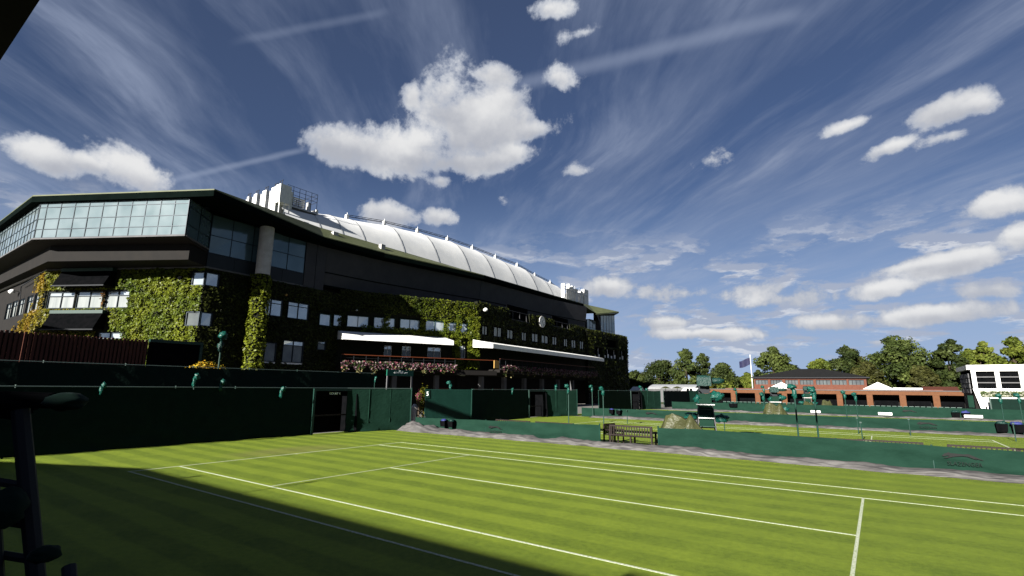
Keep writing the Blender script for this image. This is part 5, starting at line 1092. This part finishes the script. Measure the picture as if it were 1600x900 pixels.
# rows of seats before the arcade
zs0 = -.05
def seat():
    t = thing('spectator_seat', '-', 'seat', (0, 0, 0)); g = MB(); g.box((-.2, -.2, .42), (.2, .22, .47)); g.box((-.2, .2, .47), (.2, .25, .86)); build('shell', g, 'canvas', t)
    g = MB(); g.box((-.2, .19, .862), (.2, .26, .90)); build('pale_rim', g, 'rail', t); return t
def seatrow(u0, u1, y, z, grp, lab):
    x0, x1 = PY(u0, 632, y)[0], PY(u1, 632, y)[0]; n = int((x1-x0)/.52)
    st = seat()
    for k in range(n):
        c = st if k == 0 else copy_tree(st); c.location = (x0+.52*k, y, z); c['group'] = grp; c['label'] = lab
seatrow(1132, 1249, 68, .15, 'seats in the left terrace row', 'one of the even green seats in the row before the left half of the arcade')
seatrow(1322, 1513, 68, .05, 'seats in the right terrace row', 'one of the even green seats in the row before the right half of the arcade')
for u0, u1, lb in ((1131, 1250, 'long plinth under the left row of seats'), (1321, 1514, 'long plinth under the right row of seats')):
    x0, x1 = PY(u0, 632, 68)[0], PY(u1, 632, 68)[0]; g = MB(); g.box((x0-.3, 67.6, -.3), (x1+.3, 68.6, .15 if u0 < 1200 else .05)); g.box((x0-.3, 67.5, .15), (x1+.3, 67.56, .5)); build('seat_plinth', g, 'canvas', None, lb, loc=((x0+x1)/2, 68, 0), cat='plinth')
# pale sheds behind the far courts at the left
def shed(u0, u1, vt, vb, y, dep, lb, wallm, roofm, arch=False, kind='shed'):
    a, b = PY(u0, vb, y), PY(u1, vb, y); z1 = PY((u0+u1)/2, vt, y)[2]; zw = z1-(.9 if not arch else 1.0); t = thing(kind, lb, 'shed', ((a[0]+b[0])/2, y, 0))
    g = MB(); g.box((a[0], y, -.3), (b[0], y+dep, zw)); build('wall', g, wallm, t)
    g = MB()
    if arch: g.grid(lambda p, q: (a[0]+(b[0]-a[0])*p, y-.2+(dep+.4)*q, zw+.01+(z1-zw)*math.sin(math.pi*q)**.7), 3, 14)
    else: g.quad((a[0]-.2, y-.3, zw), (b[0]+.2, y-.3, zw), (b[0]+.2, y+dep/2, z1), (a[0]-.2, y+dep/2, z1)); g.quad((a[0]-.2, y+dep/2, z1), (b[0]+.2, y+dep/2, z1), (b[0]+.2, y+dep+.3, zw), (a[0]-.2, y+dep+.3, zw)); g.poly([(b[0]+.15, y, zw+.01), (b[0]+.15, y+dep, zw+.01), (b[0]+.15, y+dep/2, z1)])
    build('roof', g, roofm, t); return t
shed(1012, 1086, 600.5, 612, 98, 8, 'long shed with a pale grey arched roof beyond the far fences', 'grey', 'steel', True)
shed(985, 996, 604, 614, 94, 4, 'small white cabin beside the dark end of the stadium', 'white', 'steel')
T = shed(1064, 1084, 606, 613, 92, 5, 'white trailer left of the umpire chair canopy', 'white', 'white'); 
for u in (1075, 1080): g = MB(); p = PY(u, 610, 91.95); g.box((p[0]-.25, 91.9, p[2]-.3), (p[0]+.2, 91.97, p[2]+.35)); build('window', g, 'black', T)
for k, (u, v, lb) in enumerate(((1040, 605, 'left of the two flat topped dark umbrellas before the grey shed'), (1058, 605, 'right of the two flat topped dark umbrellas before the grey shed'))):
    p = PY(u, v, 90); t = thing('umbrella', lb, 'umbrella', (p[0], 90, 0), 'dark umbrellas before the grey shed'); g = MB(); g.tube([(p[0], 90, p[2]-.25), (p[0], 90, p[2]+.15)], [1.1, .15], 10); build('canopy', g, 'olive', t)
    g = MB(); g.tube([(p[0], 90, 0), (p[0], 90, p[2]-.2)], .05, 6); build('pole', g, 'dsteel', t)
# net posts and nets lying on the far lawns
for k, (u, y) in enumerate(((1342, 32.9), (1347, 27.5), (1423, 33.5), (1586, 33.0), (981, 31), (1133, 27))):
    p = G(u, 690, 0); x = PY(u, 680, y)[0]; g = MB(); g.tube([(x, y, 0), (x, y, .95)], .028, 6); g.box((x-.05, y-.05, .92), (x+.05, y+.05, .99)); build('court_post', g, 'post', None, ['slim green post on the far lawn by the two covered poles', 'post just right of the two leaning covered poles', 'slim green post on the far lawn in the middle of the right half', 'slim green post on the far lawn near the right edge', 'slim post on the far lawn left of the bench', 'short post right of the umpire chair'][k], loc=(x, y, 0), cat='post', group='slim posts on the far lawns')

# ---------------------------------------------------------------- trees
def tree(name, u, vt, u0, u1, Y, label, cols, seed, leaves=5200, lf=.75, tall=1.0, top=None):
    """u,vt crown top; u0,u1 crown sides"""
    pt = PY(u, vt, Y); xl, xr = PY(u0, 600, Y)[0], PY(u1, 600, Y)[0]; H = pt[2]; r = (xr-xl)/2*1.28; cx_ = (xl+xr)/2
    t = thing(name, label, 'tree', (cx_, Y, 0), 'trees behind the courts'); rs = np.random.default_rng(seed)
    tx = pt[0]; nc = 46; cen = []; rad = []
    for k in range(nc):
        h = rs.beta(1.3, 1.15); zz = H*(.12+.80*h); wr = (math.sin(math.pi*min(1, .2+.78*h))**.42)*(1-.25*h**3)*tall
        a = rs.uniform(0, 2*math.pi); q = rs.uniform(.35, 1.0)**.6; f = h**2.4
        cen.append((cx_*(1-f)+tx*f+math.cos(a)*q*r*wr*.80, Y+math.sin(a)*q*r*wr*.8, zz)); rad.append(r*rs.uniform(.18, .36)*(1-.30*h))
    cen.append((tx, Y, H-r*.14)); rad.append(r*.17); cen = np.array(cen); rad = np.array(rad); per = leaves//len(cen)
    P, Nn, C = [], [], []
    pal = np.array(cols)
    for c_, r0 in zip(cen, rad):
        d = rs.normal(0, 1, (per, 3)); d /= np.linalg.norm(d, axis=1)[:, None]; k = np.array([1+.5*mnoise.noise(Vector((x*2+c_[0], y*2, z*2+c_[2]))) for x, y, z in d])
        P.append(c_+d*(r0*k*rs.uniform(.5, 1.12, per)**.5)[:, None]*np.array([1.12, 1.12, .82])); Nn.append(d+np.array([0, 0, .5])); m_ = rs.random()
        C.append((pal[0]*(1-m_)+pal[1]*m_)*rs.uniform(.65, 1.35, (per, 1)))
    leafcloud('crown', np.concatenate(P), np.concatenate(Nn), rs.uniform(.55, 1.25, per*len(cen))*lf, np.concatenate(C), 'far', t, kind=None, jit=.6)
    g = MB(); g.tube([(cx_, Y, -.3), (cx_+.1, Y, H*.25), (cx_*.6+tx*.4, Y, H*.55), (tx, Y, H*.85)], [r*.075+.12, r*.06+.1, r*.035+.06, .05], 8)
    for k in range(9):
        c_ = cen[rs.integers(0, nc)]; z0 = min(c_[2]*.7, H*.6); g.tube([(cx_, Y, z0*.7), tuple((np.array([cx_, Y, z0])+c_)/2+np.array([0, 0, .3])), tuple(c_)], [r*.03+.06, .07, .03], 5)
    build('trunk', g, 'trunk', t, smooth=True); return t
DKG = [(.024, .038, .011), (.075, .098, .026)]; MDG = [(.040, .060, .016), (.110, .140, .034)]; LTG = [(.075, .105, .016), (.16, .19, .030)]; OLG = [(.045, .048, .014), (.085, .088, .024)]
TR = [('dense_tree', 992, 580, 975, 1010, 128, 'low dark tree right beside the end of the stadium', DKG), ('spreading_tree', 1030, 563, 1001, 1061, 132, 'spreading dark tree with gaps in its crown, first whole one right of the stadium', DKG),
      ('slender_tree', 1071, 545, 1056, 1092, 130, 'slender tall tree, left of the pair standing close together', MDG), ('slender_tree', 1097, 552, 1084, 1117, 134, 'slender tree, right of the pair standing close together', DKG),
      ('dense_tree', 1128, 567, 1107, 1151, 130, 'rounded dark tree above the umpire chair, right of the slender pair', DKG), ('dense_tree', 1166, 582, 1155, 1182, 140, 'small pale tree at the foot of the flagpole', LTG), ('dense_tree', 1184, 578, 1176, 1197, 142, 'small dark tree between the flagpole and the big one by the roof', DKG),
      ('broad_tree', 1207, 541, 1184, 1243, 126, 'broad leaning tree right of the flagpole', MDG), ('bright_tree', 1280, 560, 1256, 1304, 130, 'bright green tree rising behind the hipped roof', LTG), ('broad_tree', 1320, 541, 1288, 1358, 132, 'dark broad tree right of the hipped roof ridge', DKG),
      ('olive_tree', 1352, 565, 1330, 1380, 124, 'olive toned tree just right of the brick pavilion', OLG), ('great_tree', 1396, 524, 1358, 1462, 128, 'tallest and widest tree, left of the gap of sky', MDG), ('olive_tree', 1440, 572, 1415, 1470, 122, 'low olive tree below the right side of the tallest one', OLG),
      ('great_tree', 1484, 530, 1456, 1520, 130, 'big dark tree right of the gap of sky', DKG), ('bright_tree', 1535, 534, 1506, 1565, 132, 'bright tree behind the white pavilion, left one', LTG), ('bright_tree', 1580, 526, 1545, 1625, 130, 'bright tree behind the white pavilion at the right edge', LTG), ('dense_tree', 1500, 570, 1478, 1530, 120, 'low dark tree at the left corner of the white pavilion', DKG)]
TR += [('dense_tree', 1230, 568, 1205, 1262, 146, 'low dark tree in the gap right of the leaning broad one', DKG), ('dense_tree', 1010, 584, 990, 1040, 148, 'low dark tree behind the spreading one', OLG), ('dense_tree', 1150, 588, 1135, 1172, 150, 'small far tree left of the flagpole foot', DKG),
       ('olive_tree', 1338, 556, 1310, 1372, 148, 'far olive tree between the broad dark one and the tallest one', OLG), ('dense_tree', 1462, 560, 1430, 1492, 150, 'far dark tree under the gap of sky', DKG), ('bright_tree', 1512, 545, 1490, 1540, 146, 'far bright tree between the big dark one and the white pavilion', LTG), ('olive_tree', 1420, 556, 1385, 1450, 150, 'far olive tree behind the right shoulder of the tallest one', OLG), ('dense_tree', 1605, 540, 1570, 1650, 150, 'far tree cut by the right edge of the view', MDG)]
for k, (nm, u, vt, u0, u1, Y, lb, cl) in enumerate(TR): tree(nm, u, vt, u0, u1, Y, lb, cl, 100+k, leaves=6500+int((u1-u0)*80), lf=.50)
for k, (u, w_, h_, cl, lb) in enumerate(((1100, 26, 592, [(.14, .12, .01), (.09, .09, .012)], 'yellowing shrub behind the umpire chair, left end of the arcade'), (1135, 30, 594, LTG, 'bright shrub behind the left end of the arcade'))):
    p = PY(u, h_, 112); bush('garden_shrub', lb, (p[0], 112, p[2]*.5), (w_*.07, 1.6, p[2]*.5), cl, 900, .5, 'far')
# a far belt of woodland closes the horizon
n = 52000; xs_ = rng.uniform(-230, 420, n); ys_ = rng.uniform(165, 185, n); hh_ = np.array([4.5+3.2*mnoise.noise(Vector((x*.03, 1, 2)))+2.2*mnoise.noise(Vector((x*.11, 5, 2))) for x in xs_]); zz_ = rng.uniform(0, 1, n)**.7*hh_
P = np.stack([xs_, ys_, zz_], 1); C = np.array([.022, .034, .011])*rng.uniform(.6, 1.6, (n, 1)); leafcloud('far_woodland', P, np.tile([0, -1, .6], (n, 1)), rng.uniform(.8, 1.7, n), C, 'far', None, kind='stuff', label='low dark belt of woodland closing the horizon behind the trees', cat='woodland', loc=(0, 170, 0))
